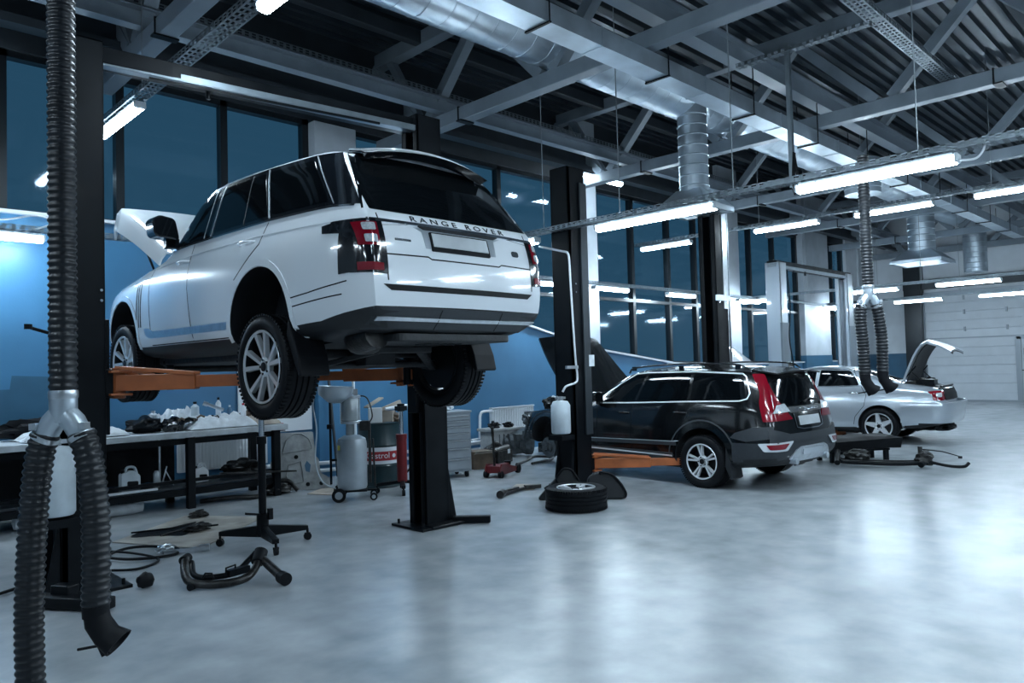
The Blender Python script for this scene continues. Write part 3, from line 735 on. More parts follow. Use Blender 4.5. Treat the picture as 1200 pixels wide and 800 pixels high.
for sx in (-1, 1): car.line('panel_gap', [(sx*.715, 1.20), (sx*.71, .9), (sx*.70, .74)], 'B', gap, .009, .0015, .002, res=.05)
car.patch('bumper_slot', [(-.74, .715), (.70, .715), (.64, .675), (-.68, .675)], 'B', M['black'], .003, .006)
car.patch('rear_bumper_skirt', [(-.80, .567), (-.4, .565), (.4, .565), (.80, .567), (.77, .43), (-.77, .43)], 'B', M['clad'], .005, .01)
car.line('bumper_trim', [(-.76, .495), (0, .49), (.76, .495)], 'B', M['alum'], .022, .012, .008)
for x in (-.25, .35): car.line('panel_gap', [(x, .56), (x-.02, .43)], 'B', gap, .006, .013, .002)
for w in range(1): pass
def text_on(car, txt, u0, u1, v, size, ax, m, off, name, sp=1.0, parent=None):
    cu = bpy.data.curves.new('t', 'FONT'); cu.body = txt; cu.size = size; cu.extrude = .0015; cu.space_character = sp; cu.align_x = 'CENTER'; cu.align_y = 'CENTER'
    o = bpy.data.objects.new('t', cu); COL.objects.link(o); me = evaluated(o); bpy.data.objects.remove(o)
    xs = [p.co.x for p in me.vertices]; k = (u1-u0)/(max(xs)-min(xs)); c0 = (max(xs)+min(xs))/2
    for p in me.vertices:
        u = (u0+u1)/2+(p.co.x-c0)*k; vv = v+p.co.y; h, n = car.hit(ax, u, vv); p.co = h+n*(off+p.co.z)
    me.materials.append(m); o = bpy.data.objects.new(name, me); COL.objects.link(o); o.parent = parent or car.root; return o
text_on(car, 'R A N G E   R O V E R', -.44, .48, 1.187, .055, 'B', M['text'], .004, 'tailgate_lettering')
car.patch('model_badge', [(-.62, 1.03), (-.49, 1.03), (-.49, 1.015), (-.62, 1.015)], 'B', M['text'], .004, .004, res=.1)
car.patch('maker_badge', rnd([(.50, 1.045), (.58, 1.045), (.58, 1.0), (.50, 1.0)], .02), 'B', M['text'], .004, .005, res=.1)
# mirrors
for sx in (-1, 1):
    b = B(); b.prism(rnd([(sx*.90, 1.36), (sx*1.12, 1.38), (sx*1.14, 1.52), (sx*1.08, 1.57), (sx*.94, 1.55)], .04), 'Y', 1.66, 1.84)
    b.box((sx*.93, 1.78, 1.34), (.12, .08, .10))
    b.out('side_mirror', M['blackgl'], suv, smooth=40, bevel=.012)
# clamshell hood standing open
b = B(); rows = []
for i in range(9):
    t = i/8; y = 2.28+1.36*t; z = 1.31+.66*t+.05*math.sin(PI*t); hw = .83-.07*t**2
    r = [(-hw-.03, y-.02+.03*t, z-.10-.16*t*(1-.3*t)), (-hw, y, z-.03)]
    for j in range(9):
        u = -1+2*j/8; r.append((u*(hw-.05), y+.03*(1-u*u), z+.035+.035*(1-u*u)))
    r += [(hw, y, z-.03), (hw+.03, y-.02, z-.10-.16*t*(1-.3*t))]
    rows.append(r)
t = 1; rows.append([(p[0]*.97, p[1]+.05, p[2]-.10) for p in rows[-1]])
b.sheet(rows, .02); b.out('hood', M['white'], suv, smooth=50)
b = B()
for k in (-1, 1): b.cyl((k*.72, 2.6, 1.08), (k*.72, 3.05, 1.58), .012, n=8)
b.split('hood_strut', M['black'], suv)
car.patch('engine_bay', [(-.78, 2.32), (.78, 2.32), (.72, 3.0), (.64, 3.55), (-.64, 3.55), (-.72, 3.0)], 'T', M['under'], .004, .01, res=.2)
b = B().blob((0, 2.95, 1.12), (.9, .7, .22), 3, .3).box((-.45, 2.7, 1.14), (.3, .25, .12)).box((.4, 3.2, 1.12), (.3, .3, .14))
b.out('engine', M['tarn'], suv)
# underbody
b = B()
b.box((0, 1.4, .30), (1.5, 2.4, .08)).box((0, 2.9, .30), (1.1, .9, .08))
b.out('underbody_tray', M['under'], suv, bevel=.02)
b = B().prism(rnd([(-.55, -1.0), (.55, -1.0), (.62, -.5), (.4, -.35), (-.4, -.35), (-.62, -.5)], .06), 'Z', .345, .40)
for k in range(5): b.box((-.02+k*.075, -.62, .345), (.018, .2, .02))
b.out('rear_undertray', M['under'], suv, bevel=.01)
b = B().tube(spline([(-.62, -.85, .40), (-.60, -.6, .37), (-.38, -.42, .37), (-.30, -.30, .38)], 6), .10, 14)
b.out('silencer', M['tarn'], suv, smooth=50)
b = B().cyl((-.7, .12, .20), (.7, .10, .20), .03).box((0, .12, .27), (.30, .34, .16))
b.bar((-.68, .1, .16), (-.2, -.3, .30), .06, .04).bar((.68, .1, .16), (.2, -.3, .30), .06, .04).bar((-.68, .12, .16), (-.3, .5, .30), .06, .04).bar((.68, .12, .16), (.3, .5, .30), .06, .04)
b.bar((-.3, -.3, .31), (.3, -.3, .31), .08, .05)
for s in (-1, 1): b.cyl((s*.56, .05, .2), (s*.54, .02, .55), .045)
b.out('rear_axle', M['under'], suv, bevel=.008)
b = B().cyl((-.7, 2.93, .22), (.7, 2.93, .22), .035).bar((-.68, 2.9, .18), (-.3, 3.2, .26), .07, .05).bar((.68, 2.9, .18), (.3, 3.2, .26), .07, .05)
b.out('front_axle', M['under'], suv, bevel=.008)
for s in (-1, 1):
    b = B().prism([(-.27, .54), (-.40, .26), (-.43, .13), (-.40, .12), (-.34, .22), (-.24, .42)], 'X', s*.72 if s > 0 else -.96, .96 if s > 0 else -.72); b.out('mud_flap', M['rubber'], suv, bevel=.01)
wz = .20
wheel(suv, -.845, .10, wz, .388, .27, .268, (5, .26, .020, .036, .72), -1); wheel(suv, .80, .06, wz-.0, .388, .27, .268, (5, .26, .020, .036, .72), 1)
wheel(suv, -.83, 2.93, wz+.09, .385, .27, .268, (5, .26, .020, .036, .72), -1); wheel(suv, .80, 2.93, wz+.09, .385, .27, .268, (5, .26, .020, .036, .72), 1)

# ================================================================== BLACK ESTATE CAR
vol = thing('estate_car', 'black estate car with red tall tail lamps and roof rails, front wheel off', 'car', (9.28, 5.145, 0), math.radians(-2.7))
st = [
 [(0, -.96, .30), (.62, -.96, .31), (.78, -1.03, .42), (.80, -1.05, .56), (.76, -1.02, .80), (.72, -.98, .98), (.55, -.80, 1.44), (0, -.84, 1.48)],
 [(0, -.72, .27), (.80, -.72, .28), (.91, -.78, .40), (.925, -.80, .60), (.88, -.78, .82), (.83, -.76, 1.03), (.62, -.66, 1.47), (0, -.66, 1.53)],
 [(0, -.35, .24), (.84, -.35, .25), (.925, -.35, .36), (.935, -.35, .60), (.905, -.35, .84), (.85, -.35, 1.07), (.655, -.35, 1.50), (0, -.35, 1.56)],
 [(0, .4, .22), (.84, .4, .23), (.925, .4, .34), (.93, .4, .60), (.91, .4, .86), (.85, .4, 1.06), (.67, .4, 1.52), (0, .4, 1.585)],
 [(0, 1.2, .22), (.84, 1.2, .23), (.92, 1.2, .34), (.925, 1.2, .60), (.905, 1.2, .87), (.85, 1.2, 1.04), (.665, 1.0, 1.51), (0, 1.0, 1.58)],
 [(0, 1.75, .22), (.84, 1.75, .23), (.92, 1.75, .34), (.925, 1.75, .60), (.905, 1.75, .87), (.845, 1.75, 1.02), (.66, 1.30, 1.44), (0, 1.34, 1.53)],
 [(0, 2.15, .24), (.84, 2.15, .25), (.92, 2.15, .36), (.925, 2.15, .60), (.90, 2.15, .87), (.835, 2.12, .985), (.70, 2.0, 1.05), (0, 2.2, 1.07)],
 [(0, 2.8, .30), (.80, 2.8, .31), (.90, 2.8, .42), (.91, 2.8, .62), (.88, 2.8, .84), (.80, 2.8, .94), (.66, 2.8, .92), (0, 2.8, .91)],
 [(0, 3.30, .36), (.66, 3.30, .38), (.78, 3.30, .46), (.82, 3.30, .62), (.80, 3.30, .78), (.72, 3.30, .86), (.6, 3.30, .84), (0, 3.32, .84)],
 [(0, 3.46, .42), (.50, 3.46, .43), (.62, 3.44, .50), (.66, 3.42, .62), (.64, 3.42, .74), (.58, 3.42, .80), (.5, 3.42, .79), (0, 3.46, .79)]]
wells = [(-.08, .36, .40, .58), (2.80, .42, .40, .50)]
me = loft_body(st, {1: .3, 2: .3, 5: .6, 6: .45}, {0: .5, 5: .25, 9: .3}, wells, 2, (.09, .06))
def zone(c, n):
    if c.z < .36 or (n.z < -.5 and c.z < .6): return 1
    if c.y < -.52 and c.z < .60: return 2
    return 0
car = Car(vol, me, [M['vblack'], M['under'], M['clad']], wells, ([((0, 0, .36), (0, 0, 1)), ((0, 0, .60), (0, 0, 1)), ((0, -.52, 0), (0, 1, 0))], zone))
car.patch('front_window', rnd([(1.72, 1.06), (1.06, 1.075), (.93, 1.44), (1.10, 1.435), (1.34, 1.31), (1.62, 1.13)], [.02, .02, .03, .04, .2, .2]), 'L', M['glass_dk'], .003, .006, mirror=True)
car.patch('rear_door_window', rnd([(1.0, 1.08), (.17, 1.105), (.19, 1.455), (.88, 1.45)], .025), 'L', M['glass_dk'], .003, .006, mirror=True)
car.patch('quarter_window', rnd([(.12, 1.105), (-.66, 1.125), (-.56, 1.42), (.14, 1.455)], [.03, .08, .09, .03]), 'L', M['glass_dk'], .003, .006, mirror=True)
car.line('window_trim', [(1.74, 1.045), (1.06, 1.06), (.1, 1.09), (-.58, 1.105), (-.67, 1.13), (-.69, 1.20), (-.60, 1.40), (-.54, 1.44), (.14, 1.475), (.92, 1.47), (1.12, 1.455), (1.36, 1.325), (1.66, 1.14)], 'L', M['trim'], .016, .006, .005, mirror=True)
car.patch('windshield', rnd([(-.66, 1.10), (.66, 1.10), (.56, 1.44), (-.56, 1.44)], .05), 'F', M['glass_dk'], .004, .006)
car.patch('rear_window', rnd([(-.56, 1.03), (.56, 1.03), (.46, 1.40), (-.46, 1.40)], .05), 'B', M['glass_dk'], .004, .006)
b = B(); rows = []
for i in range(11):
    x = -.56+i*.112; k = 1-(x/.7)**2; rows.append([(x, -.62, 1.47+.05*k), (x, -.80, 1.445+.05*k), (x, -.95-.03*k, 1.42+.05*k)])
b.sheet(rows, .02); b.out('roof_spoiler', M['vblack'], vol, smooth=50)
for s in (-1, 1):
    b = B().tube(spline([(s*.66, 1.25, 1.47), (s*.68, 1.1, 1.545), (s*.68, .3, 1.585), (s*.665, -.45, 1.56), (s*.64, -.65, 1.49)], 8), .012, 8)
    for yy in (1.15, .35, -.5): b.box((s*.675, yy, 1.53), (.02, .07, .06))
    b.out('roof_rail', M['blackgl'], vol, smooth=50)
    ax = 'L' if s < 0 else 'R'
    q = car.patch('tail_lamp', rnd([(-.09, 1.435), (.06, 1.43), (.10, 1.30), (.20, 1.10), (.37, .87), (.02, .855), (-.02, 1.07), (.0, 1.2)], [.03, .03, .1, .1, .02, .02, .05, .1]), 'CL' if s < 0 else 'CR', M['red'], .008, .012, res=.04)
    car.patch('lamp_reflector', [(.17, 1.04), (.26, 1.06), (.33, .96), (.13, .95)], 'CL' if s < 0 else 'CR', M['lampw'], .02, .006, parent=q, res=.04)
    cc = 'CL' if s < 0 else 'CR'
    q = car.patch('bumper_reflector', rnd([(-.05, .60), (.36, .615), (.28, .505), (.02, .505)], .02), cc, M['trim'], .016, .008, res=.05)
    car.patch('reflector_lens', rnd([(.05, .585), (.30, .592), (.25, .53), (.09, .53)], .012), cc, M['red'], .026, .006, res=.05, parent=q)
    b = B().cyl((s*.40, -1.10, .36), (s*.40, -.9, .37), .04, n=20); b.out('exhaust_tip', M['alum'], vol, smooth=40)
car.patch('rear_bumper_top', [(-.80, .77), (-.5, .70), (.5, .70), (.80, .77), (.82, .60), (-.82, .60)], 'B', M['clad'], .012, .014)
car.patch('bumper_scuff_plate', rnd([(-.52, .40), (-.40, .50), (-.30, .535), (.30, .535), (.40, .50), (.52, .40), (.40, .36), (-.40, .36)], .02), 'B', M['alum'], .016, .014)
car.patch('scuff_inset', rnd([(-.26, .51), (.26, .51), (.26, .44), (-.26, .44)], .02), 'B', M['silver'], .026, .008)
q = car.patch('number_plate_recess', rnd([(-.36, .97), (.36, .97), (.32, .74), (-.32, .74)], .03), 'B', M['vblack'], .006, .008)
car.patch('number_plate', rnd([(-.26, .90), (.26, .90), (.26, .79), (-.26, .79)], .01), 'B', M['plate'], .018, .008)
car.line('plate_trim', [(-.34, .93), (-.33, .77), (-.20, .745), (.20, .745), (.33, .77), (.34, .93)], 'B', M['chrome'], .012, .014, .006)
car.patch('tailgate_garnish', rnd([(-.46, 1.015), (.46, 1.015), (.40, .95), (-.40, .95)], .02), 'B', M['clad'], .016, .014)
text_on(car, 'VOLVO', -.30, .30, .982, .05, 'B', M['chrome'], .020, 'tailgate_lettering')
car.line('rear_wiper', [(-.05, 1.06), (.12, 1.10), (.34, 1.085)], 'B', M['black'], .018, .03, .012)
for p in ([(1.70, .98), (1.66, .34)], [(1.05, 1.04), (1.06, .6), (1.02, .34)], [(.12, 1.08), (.14, .9), (.26, .70), (.34, .5)]):
    car.line('panel_gap', p, 'L', M['black'], .009, .0015, .002)
car.patch('door_moulding', [(2.3, .535), (.24, .57), (.24, .52), (2.3, .485)], 'L', M['clad'], .012, .014)
car.line('moulding_edge', [(2.28, .54), (.26, .573)], 'L', M['tank'], .010, .016, .006)
car.patch('sill_cladding', [(2.3, .44), (.30, .42), (.36, .25), (2.3, .25)], 'L', M['clad'], .008, .012)
car.line('sill_trim', [(2.25, .415), (.36, .385)], 'L', M['trim'], .018, .022, .006)
car.line('shoulder_crease', [(1.9, .955), (1.0, .975), (.1, .985), (-.6, .98)], 'L', M['vblack'], .02, .006, .006)
car.patch('rear_cladding', [(-.50, .66), (-.70, .62), (-1.0, .66), (-1.0, .80), (-.78, .79), (-.56, .72)], 'L', M['clad'], .006, .01)
arch(car, -.08, .36, .44, .10, M['clad'], 'arch_cladding', -22, 200, .006, .02); arch(car, 2.80, .42, .425, .07, M['clad'], 'arch_cladding', 0, 180, .006, .02)
handles(car, [(1.20, .925, .2), (.26, .945, .2)], M['vblack'])
for s in (-1, 1):
    b = B().prism(rnd([(s*.86, 1.06), (s*1.04, 1.08), (s*1.06, 1.18), (s*.98, 1.22), (s*.88, 1.20)], .03), 'Y', 1.58, 1.72); b.box((s*.87, 1.66, 1.05), (.08, .08, .05)); b.out('side_mirror', M['vblack'], vol, smooth=40, bevel=.01)
    b = B().prism([(-.44, .62), (-.52, .16), (-.49, .14), (-.42, .3)], 'X', s*.68 if s > 0 else -.92, .92 if s > 0 else -.68); b.out('mud_flap', M['plastic'], vol)
# raised hood
b = B(); rows = []
for i in range(7):
    t = i/6; y = 2.18+.92*t; z = 1.04+1.0*t-.06*math.sin(PI*t); hw = .82-.14*t**2.5; r = []
    for j in range(9): u = -1+j/4; r.append((u*hw, y-.05*(1-u*u)-.0, z+.04*(1-u*u)))
    rows.append(r)
b.sheet(rows, .03); b.out('hood', M['vblack'], vol, smooth=45)
b = B()
for s in (-1, 1): b.cyl((s*.72, 2.35, 1.0), (s*.68, 2.75, 1.62), .012, n=8)
b.split('hood_strut', M['black'], vol)
car.patch('engine_bay', [(-.74, 2.22), (.74, 2.22), (.62, 3.2), (.5, 3.4), (-.5, 3.4), (-.62, 3.2)], 'T', M['under'], .004, .01, res=.2)
b = B().blob((0, 2.8, .98), (1.0, .8, .26), 5, .35).blob((-.5, 3.0, 1.0), (.3, .3, .22), 8, .3).box((-.55, 2.5, 1.0), (.3, .25, .14)).box((.5, 2.7, 1.0), (.25, .3, .16))
b.out('engine', M['tarn'], vol)
b = B().blob((-.52, 2.95, 1.06), (.13, .13, .12), 2, .2); b.out('coolant_bottle', M['plasticw'], vol)
# stripped nose: brackets, cooler, front hub
b = B().box((0, 3.5, .62), (1.2, .06, .34)).bar((-.72, 3.42, .84), (.72, 3.42, .84), .05, .05).bar((-.6, 3.52, .48), (.6, 3.52, .48), .07, .09)
for s in (-1, 1): b.bar((s*.62, 3.2, .48), (s*.62, 3.56, .48), .09, .12).blob((s*.68, 3.40, .74), (.2, .2, .22), 4, .35).bar((s*.74, 3.3, .8), (s*.70, 3.5, .4), .03, .03)
b.out('stripped_nose_frame', M['cast'], vol)
for s in (-1, 1):
    hb = B().cyl((s*.80, 2.81, .33), (s*.70, 2.81, .33), .155, n=36).cyl((s*.84, 2.81, .33), (s*.72, 2.81, .33), .085, n=24).cyl((s*.88, 2.81, .33), (s*.8, 2.81, .33), .035, n=16)
    for k in range(5): a = 2*PI*k/5; hb.cyl((s*.84, 2.81+.055*math.cos(a), .33+.055*math.sin(a)), (s*.87, 2.81+.055*math.cos(a), .33+.055*math.sin(a)), .008, n=6)
    hb.bar((s*.72, 2.84, .33), (s*.3, 2.75, .30), .08, .05).cyl((s*.66, 2.8, .36), (s*.60, 2.76, .72), .05).cyl((s*.7, 2.9, .36), (s*.25, 3.0, .34), .015)
    hb.out('wheel_hub', M['cast'], vol, smooth=35)
b = B().box((0, 1.2, .23), (1.3, 2.0, .08)).cyl((-.7, -.05, .30), (.7, -.05, .30), .04).box((0, -.05, .30), (.3, .3, .2)).cyl((.2, -.75, .28), (.2, 1.5, .22), .035).box((.3, -.7, .32), (.5, .25, .14)).bar((-.65, -.05, .26), (-.2, .4, .28), .06, .04)
b.out('underbody', M['under'], vol, bevel=.01)
for s in (-1, 1): wheel(vol, s*.815, -.08, .335, .335, .235, .222, (5, .15, .017, .026, .75), s)

# ================================================================== SILVER SALOON
jag = thing('saloon_car', 'silver saloon with open boot lid and dark open boot, rear bumper loose', 'car', (15.36, 5.22, 0), math.radians(5.4))
st = [
 [(0, -.98, .34), (.64, -.98, .35), (.76, -1.06, .44), (.79, -1.08, .60), (.77, -1.06, .76), (.74, -1.05, .90), (.60, -1.04, 1.0), (0, -1.06, 1.03)],
 [(0, -.80, .29), (.80, -.80, .30), (.89, -.84, .40), (.905, -.86, .60), (.88, -.85, .80), (.83, -.84, .96), (.66, -.80, 1.06), (0, -.80, 1.08)],
 [(0, -.35, .25), (.82, -.35, .26), (.91, -.35, .36), (.92, -.35, .60), (.90, -.35, .82), (.84, -.35, 1.00), (.68, -.34, 1.10), (0, -.36, 1.13)],
 [(0, .05, .22), (.84, .05, .23), (.92, .05, .34), (.93, .05, .60), (.905, .05, .85), (.845, .05, 1.02), (.66, .12, 1.24), (0, .05, 1.27)],
 [(0, .6, .20), (.84, .6, .21), (.92, .6, .32), (.93, .6, .58), (.905, .6, .85), (.845, .6, 1.02), (.58, .52, 1.41), (0, .48, 1.47)],
 [(0, 1.3, .20), (.84, 1.3, .21), (.92, 1.3, .32), (.93, 1.3, .58), (.905, 1.3, .85), (.84, 1.3, 1.0), (.58, 1.2, 1.42), (0, 1.2, 1.49)],
 [(0, 1.95, .20), (.84, 1.95, .21), (.92, 1.95, .32), (.93, 1.95, .58), (.905, 1.95, .84), (.84, 1.95, .98), (.56, 1.62, 1.36), (0, 1.7, 1.43)],
 [(0, 2.4, .22), (.84, 2.4, .23), (.91, 2.4, .34), (.92, 2.4, .58), (.89, 2.4, .82), (.82, 2.4, .94), (.68, 2.3, 1.0), (0, 2.45, 1.02)],
 [(0, 3.1, .24), (.80, 3.1, .25), (.89, 3.1, .36), (.90, 3.1, .58), (.86, 3.1, .76), (.78, 3.1, .86), (.6, 3.1, .88), (0, 3.1, .9)],
 [(0, 3.85, .28), (.55, 3.8, .29), (.68, 3.76, .38), (.72, 3.74, .55), (.66, 3.74, .68), (.58, 3.74, .76), (.45, 3.76, .78), (0, 3.84, .8)]]
wells = [(-.06, .35, .37, .55), (2.95, .35, .38, .55)]
me = loft_body(st, {1: .3, 2: .3, 5: .4, 6: .4}, {0: .4, 9: .3}, wells, 2, (.09, .08))
car = Car(jag, me, [M['silver'], M['under']], wells, ([((0, 0, .27), (0, 0, 1))], lambda c, n: 1 if c.z < .27 or (n.z < -.5 and c.z < .5) else 0))
car.patch('front_window', rnd([(1.90, 1.05), (1.12, 1.07), (1.12, 1.37), (1.35, 1.36)], [.02, .02, .02, .15]), 'L', M['glass_dk'], .003, .006, mirror=True)
car.patch('rear_door_window', rnd([(1.05, 1.07), (.30, 1.08), (.36, 1.20), (.50, 1.355), (1.05, 1.375)], [.02, .03, .05, .05, .02]), 'L', M['glass_dk'], .003, .006, mirror=True)
car.line('window_trim', [(1.95, 1.04), (1.1, 1.058), (.28, 1.066), (.26, 1.10), (.46, 1.375), (1.1, 1.40), (1.40, 1.38)], 'L', M['chrome'], .012, .006, .004, mirror=True)
car.patch('rear_window', rnd([(-.58, -.24), (.58, -.24), (.50, .42), (-.50, .42)], .06), 'T', M['glass_dk'], .004, .006)
car.patch('windshield', rnd([(-.62, 1.06), (.62, 1.06), (.50, 1.36), (-.50, 1.36)], .06), 'F', M['glass_dk'], .004, .006)
# open boot : dark well
car.patch('boot_well', [(-.56, -.42), (.56, -.42), (.56, -1.0), (-.56, -1.0)], 'T', M['rubber'], .006, .01, res=.1)
car.patch('boot_opening', [(-.62, 1.00), (.62, 1.00), (.56, .80), (-.56, .80)], 'B', M['rubber'], .014, .01, res=.1)
b = B().bar((-.55, -1.02, 1.04), (.55, -1.02, 1.04), .03, .03).box((-.3, -.75, 1.12), (.3, .3, .1)).blob((.1, -.7, 1.12), (.4, .3, .14), 3, .3); b.out('boot_contents', M['black'], jag)
b = B(); rows = []
for i in range(9):
    t = i/8; y = -.40-.52*t-(.30*max(0, t-.72)/.28); z = 1.14+.74*math.sin(t*1.9)/math.sin(1.6)*.98-.16*max(0, t-.78)/.22; r = []
    for j in range(7): u = -1+j/3; r.append((u*.60, y+.04*(1-u*u), z+.05*(1-u*u)))
    rows.append(r)
b.sheet(rows, .035); lid = b.out('boot_lid', M['silver'], jag, smooth=50)
b = B(); b.sheet([[(p[0]*.86, p[1]-.045*(1 if i < 6 else .3), p[2]-.035) for p in r] for i, r in enumerate(rows)], .012); b.out('lid_lining', M['under'], lid, smooth=50)
b = B()
for s in (-1, 1): b.cyl((s*.55, -.36, 1.1), (s*.5, -.62, 1.42), .012, n=8).cyl((s*.52, -.8, 1.04), (s*.48, -.55, 1.30), .01, n=8)
b.out('boot_strut', M['black'], jag)
for s in (-1, 1):
    ax = 'L' if s < 0 else 'R'
    q = car.patch('tail_lamp', rnd([(-.90, .97), (-1.06, .96), (-1.08, .80), (-.94, .80)], .03), ax, M['red'], .006, .012, res=.05)
    car.patch('tail_lamp', rnd([(s*.60, .97), (s*.80, .96), (s*.80, .80), (s*.60, .80)], .04), 'B', M['red'], .008, .012, res=.05)
    car.patch('lamp_reflector', rnd([(-.97, .93), (-1.04, .93), (-1.05, .86), (-.98, .86)], .02), ax, M['lampw'], .013, .006, parent=q, res=.05)
# rear bumper cover as its own shell
b = B(); rows = []
path = [(-.935, -.42), (-.94, -.8), (-.90, -1.05), (-.72, -1.19), (-.35, -1.24), (0, -1.25), (.35, -1.24), (.72, -1.19), (.90, -1.05), (.94, -.8), (.935, -.42)]
path = [tuple(p)[:2] for p in spline([(p[0], p[1], 0) for p in path], 5)]
for (x, y) in path: rows.append([(x, y, .775), (x*1.012, y*1.02, .755), (x*1.015, y*1.025, .66), (x*1.0, y*1.0, .60), (x*.995, y, .50), (x*.965, y*.97, .40)])
b.sheet(rows, .012); b.out('rear_bumper', M['silver'], jag, smooth=40)
car.line('rubbing_strip', [(-.44, .735), (-.72, .735)], 'L', M['black'], .018, .03, .006)
for p in ([(2.0, 1.0), (1.98, .3)], [(1.08, 1.05), (1.08, .3)], [(.26, 1.06), (.16, .9), (.20, .7), (.36, .5), (.40, .3)]): car.line('panel_gap', p, 'L', M['black'], .009, .0015, .002)
car.line('body_crease', [(1.9, .70), (.44, .685)], 'L', M['silver'], .03, .008, .008); car.line('body_crease', [(1.9, .455), (.44, .45)], 'L', M['silver'], .03, .008, .008)
car.line('waist_line', [(2.6, .90), (1.3, .945), (.3, .955), (-.6, .93)], 'L', M['silver'], .014, .006, .006)
arch(car, -.06, .35, .39, .035, M['silver'], 'arch_lip', -8, 188, .005, .012); arch(car, 2.95, .35, .40, .035, M['silver'], 'arch_lip', -8, 188, .005, .012)
handles(car, [(1.2, .93, .2), (.38, .935, .2)], M['chrome'])
for s in (-1, 1):
    b = B().prism(rnd([(s*.86, 1.03), (s*1.03, 1.05), (s*1.04, 1.15), (s*.96, 1.17), (s*.87, 1.15)], .03), 'Y', 1.80, 1.92).box((s*.87, 1.86, 1.03), (.08, .06, .04)); b.out('side_mirror', M['silver'], jag, smooth=40, bevel=.01)
    wheel(jag, s*.80, -.04, .33, .33, .235, .235, (5, 0, .085, .05, .78), s); wheel(jag, s*.80, 2.95, .33, .33, .235, .235, (5, 0, .085, .05, .78), s)
b = B(); rows = []
for i in range(7):
    t = i/6; y = 2.35+.98*t; z = 1.03+.82*t; r = []
    for j in range(13): u = -1+j/6; r.append((u*(.74-.12*t**2), y, z+.05*(1-u*u)+(.018 if j % 2 else 0)))
    rows.append(r)
b.sheet(rows, .03); b.out('hood', M['white'], jag, smooth=30)
b = B().box((0, 1.2, .22), (1.2, 2.2, .08)).blob((.25, -.85, .30), (.7, .5, .26), 5, .3).cyl((-.6, -.06, .3), (.6, -.06, .3), .04).blob((-.1, -.6, .30), (.9, .6, .2), 9, .3)
b.out('underbody', M['under'], jag)

# ================================================================== TWO-POST LIFTS
def lift(name, label, pA, pB, H, w, d, colm, arms, zarm, cz=None, kind='black'):
    """pA, pB: feet of the posts (x, y); arms: (post, tip x, tip y)"""
    t = thing(name, label, 'vehicle lift', (0, 0, 0))
    for i, (x, y) in enumerate((pA, pB)):
        s = 1 if i == 0 else -1     # inner face direction
        b = B()
        b.box((x-s*w*.42, y, H/2), (w*.16, d, H)).box((x, y-d/2+.012, H/2), (w, .024, H)).box((x, y+d/2-.012, H/2), (w, .024, H))
        b.box((x+s*(w/2-.012), y-d*.36, H/2), (.024, d*.28, H)).box((x+s*(w/2-.012), y+d*.36, H/2), (.024, d*.28, H))
        b.box((x, y, H-.01), (w, d, .02))
        p = b.out('lift_post', colm, t, bevel=.006)
        b = B().box((x, y, .012), (w+.28, d+.26, .024)); 
        for a in (-1, 1):
            b.prism([(x-s*(w/2+.11), .02), (x-s*w/2, .02), (x-s*w/2, .62)], 'Y', y+a*d*.42-.008, y+a*d*.42+.008)
            for c in (-1, 1): b.cyl((x+a*(w/2+.09), y+c*(d/2+.07), .024), (x+a*(w/2+.09), y+c*(d/2+.07), .07), .014, n=8)
        b.out('base_plate', M['black'], p, bevel=.004)
        if zarm:
            b = B().box((x+s*w*.40, y, zarm+.05), (w*.5, d*.52, .9)).box((x+s*(w/2+.05), y, zarm), (.12, d*.9, .22))
            b.out('carriage', M['black'] if kind == 'black' else colm, t, bevel=.006)
    if cz:
        (xa, ya), (xb, yb) = pA, pB
        b = B().bar((xa-w/2, ya, cz), (xb+w/2, yb, cz), .20, .13, up=(0, 0, 1)); b.out('crossbar', M['black'], t, bevel=.006)
        b = B().bar((xa+w/2, ya-.108, cz-.045), (xb-w/2, yb-.108, cz-.045), .012, .05).bar((xa+w/2, ya-.06, cz-.072), (xb-w/2, yb-.06, cz-.072), .10, .012); b.out('crossbar_cover', M['tray'], t)
        b = B().bar((xa+.5, ya-.115, cz-.10), (xb-.6, yb-.115, cz-.10), .02, .02); b.cyl(((xa+xb)/2-.6, ya-.115, cz-.16), ((xa+xb)/2-.6, ya-.115, cz-.08), .02)
        b.out('limit_bar', M['black'], t)
    for (i, tx, ty) in arms:
        x, y = (pA, pB)[i]; s = 1 if i == 0 else -1; px, py = x+s*(w/2+.10), y+(.10 if ty > y else -.10)
        a, e = V(px, py, zarm), V(tx, ty, zarm); m = a.lerp(e, .55)
        b = B().bar(a, m, .12, .125).bar(m, e, .095, .095).cyl((px, py, zarm-.12), (px, py, zarm+.12), .05).box((px, py, zarm+.09), (.16, .16, .02)).box((px, py, zarm-.09), (.16, .16, .02))
        n_ = (e-a).normalized(); sd = V(-n_.y, n_.x, 0)
        b.bar(a+sd*.07+V(0, 0, .12), m+V(0, 0, .06)+sd*.07, .012, .03).bar(a-sd*.07+V(0, 0, .12), m+V(0, 0, .06)-sd*.07, .012, .03)
        arm = b.out('lift_arm', M['orange'], t, bevel=.006)
        B().cyl((tx, ty, zarm-.09), (tx, ty, zarm+.16), .035, n=16).cyl((tx, ty, zarm+.16), (tx, ty, zarm+.19), .07, n=24).bar((tx, ty, zarm-.07), (tx+.12, ty, zarm-.07), .02, .02).out('lifting_pad', M['black'], arm, smooth=40)
    return t
L1 = lift('two_post_lift', 'black two-post lift with orange arms holding up the white car', (1.63, 6.42), (4.80, 6.16), 4.24, .31, .27, M['black'],
     [(0, 2.72, 5.62), (0, 2.72, 7.55), (1, 4.10, 5.55), (1, 4.05, 7.35)], 1.56, 4.14)
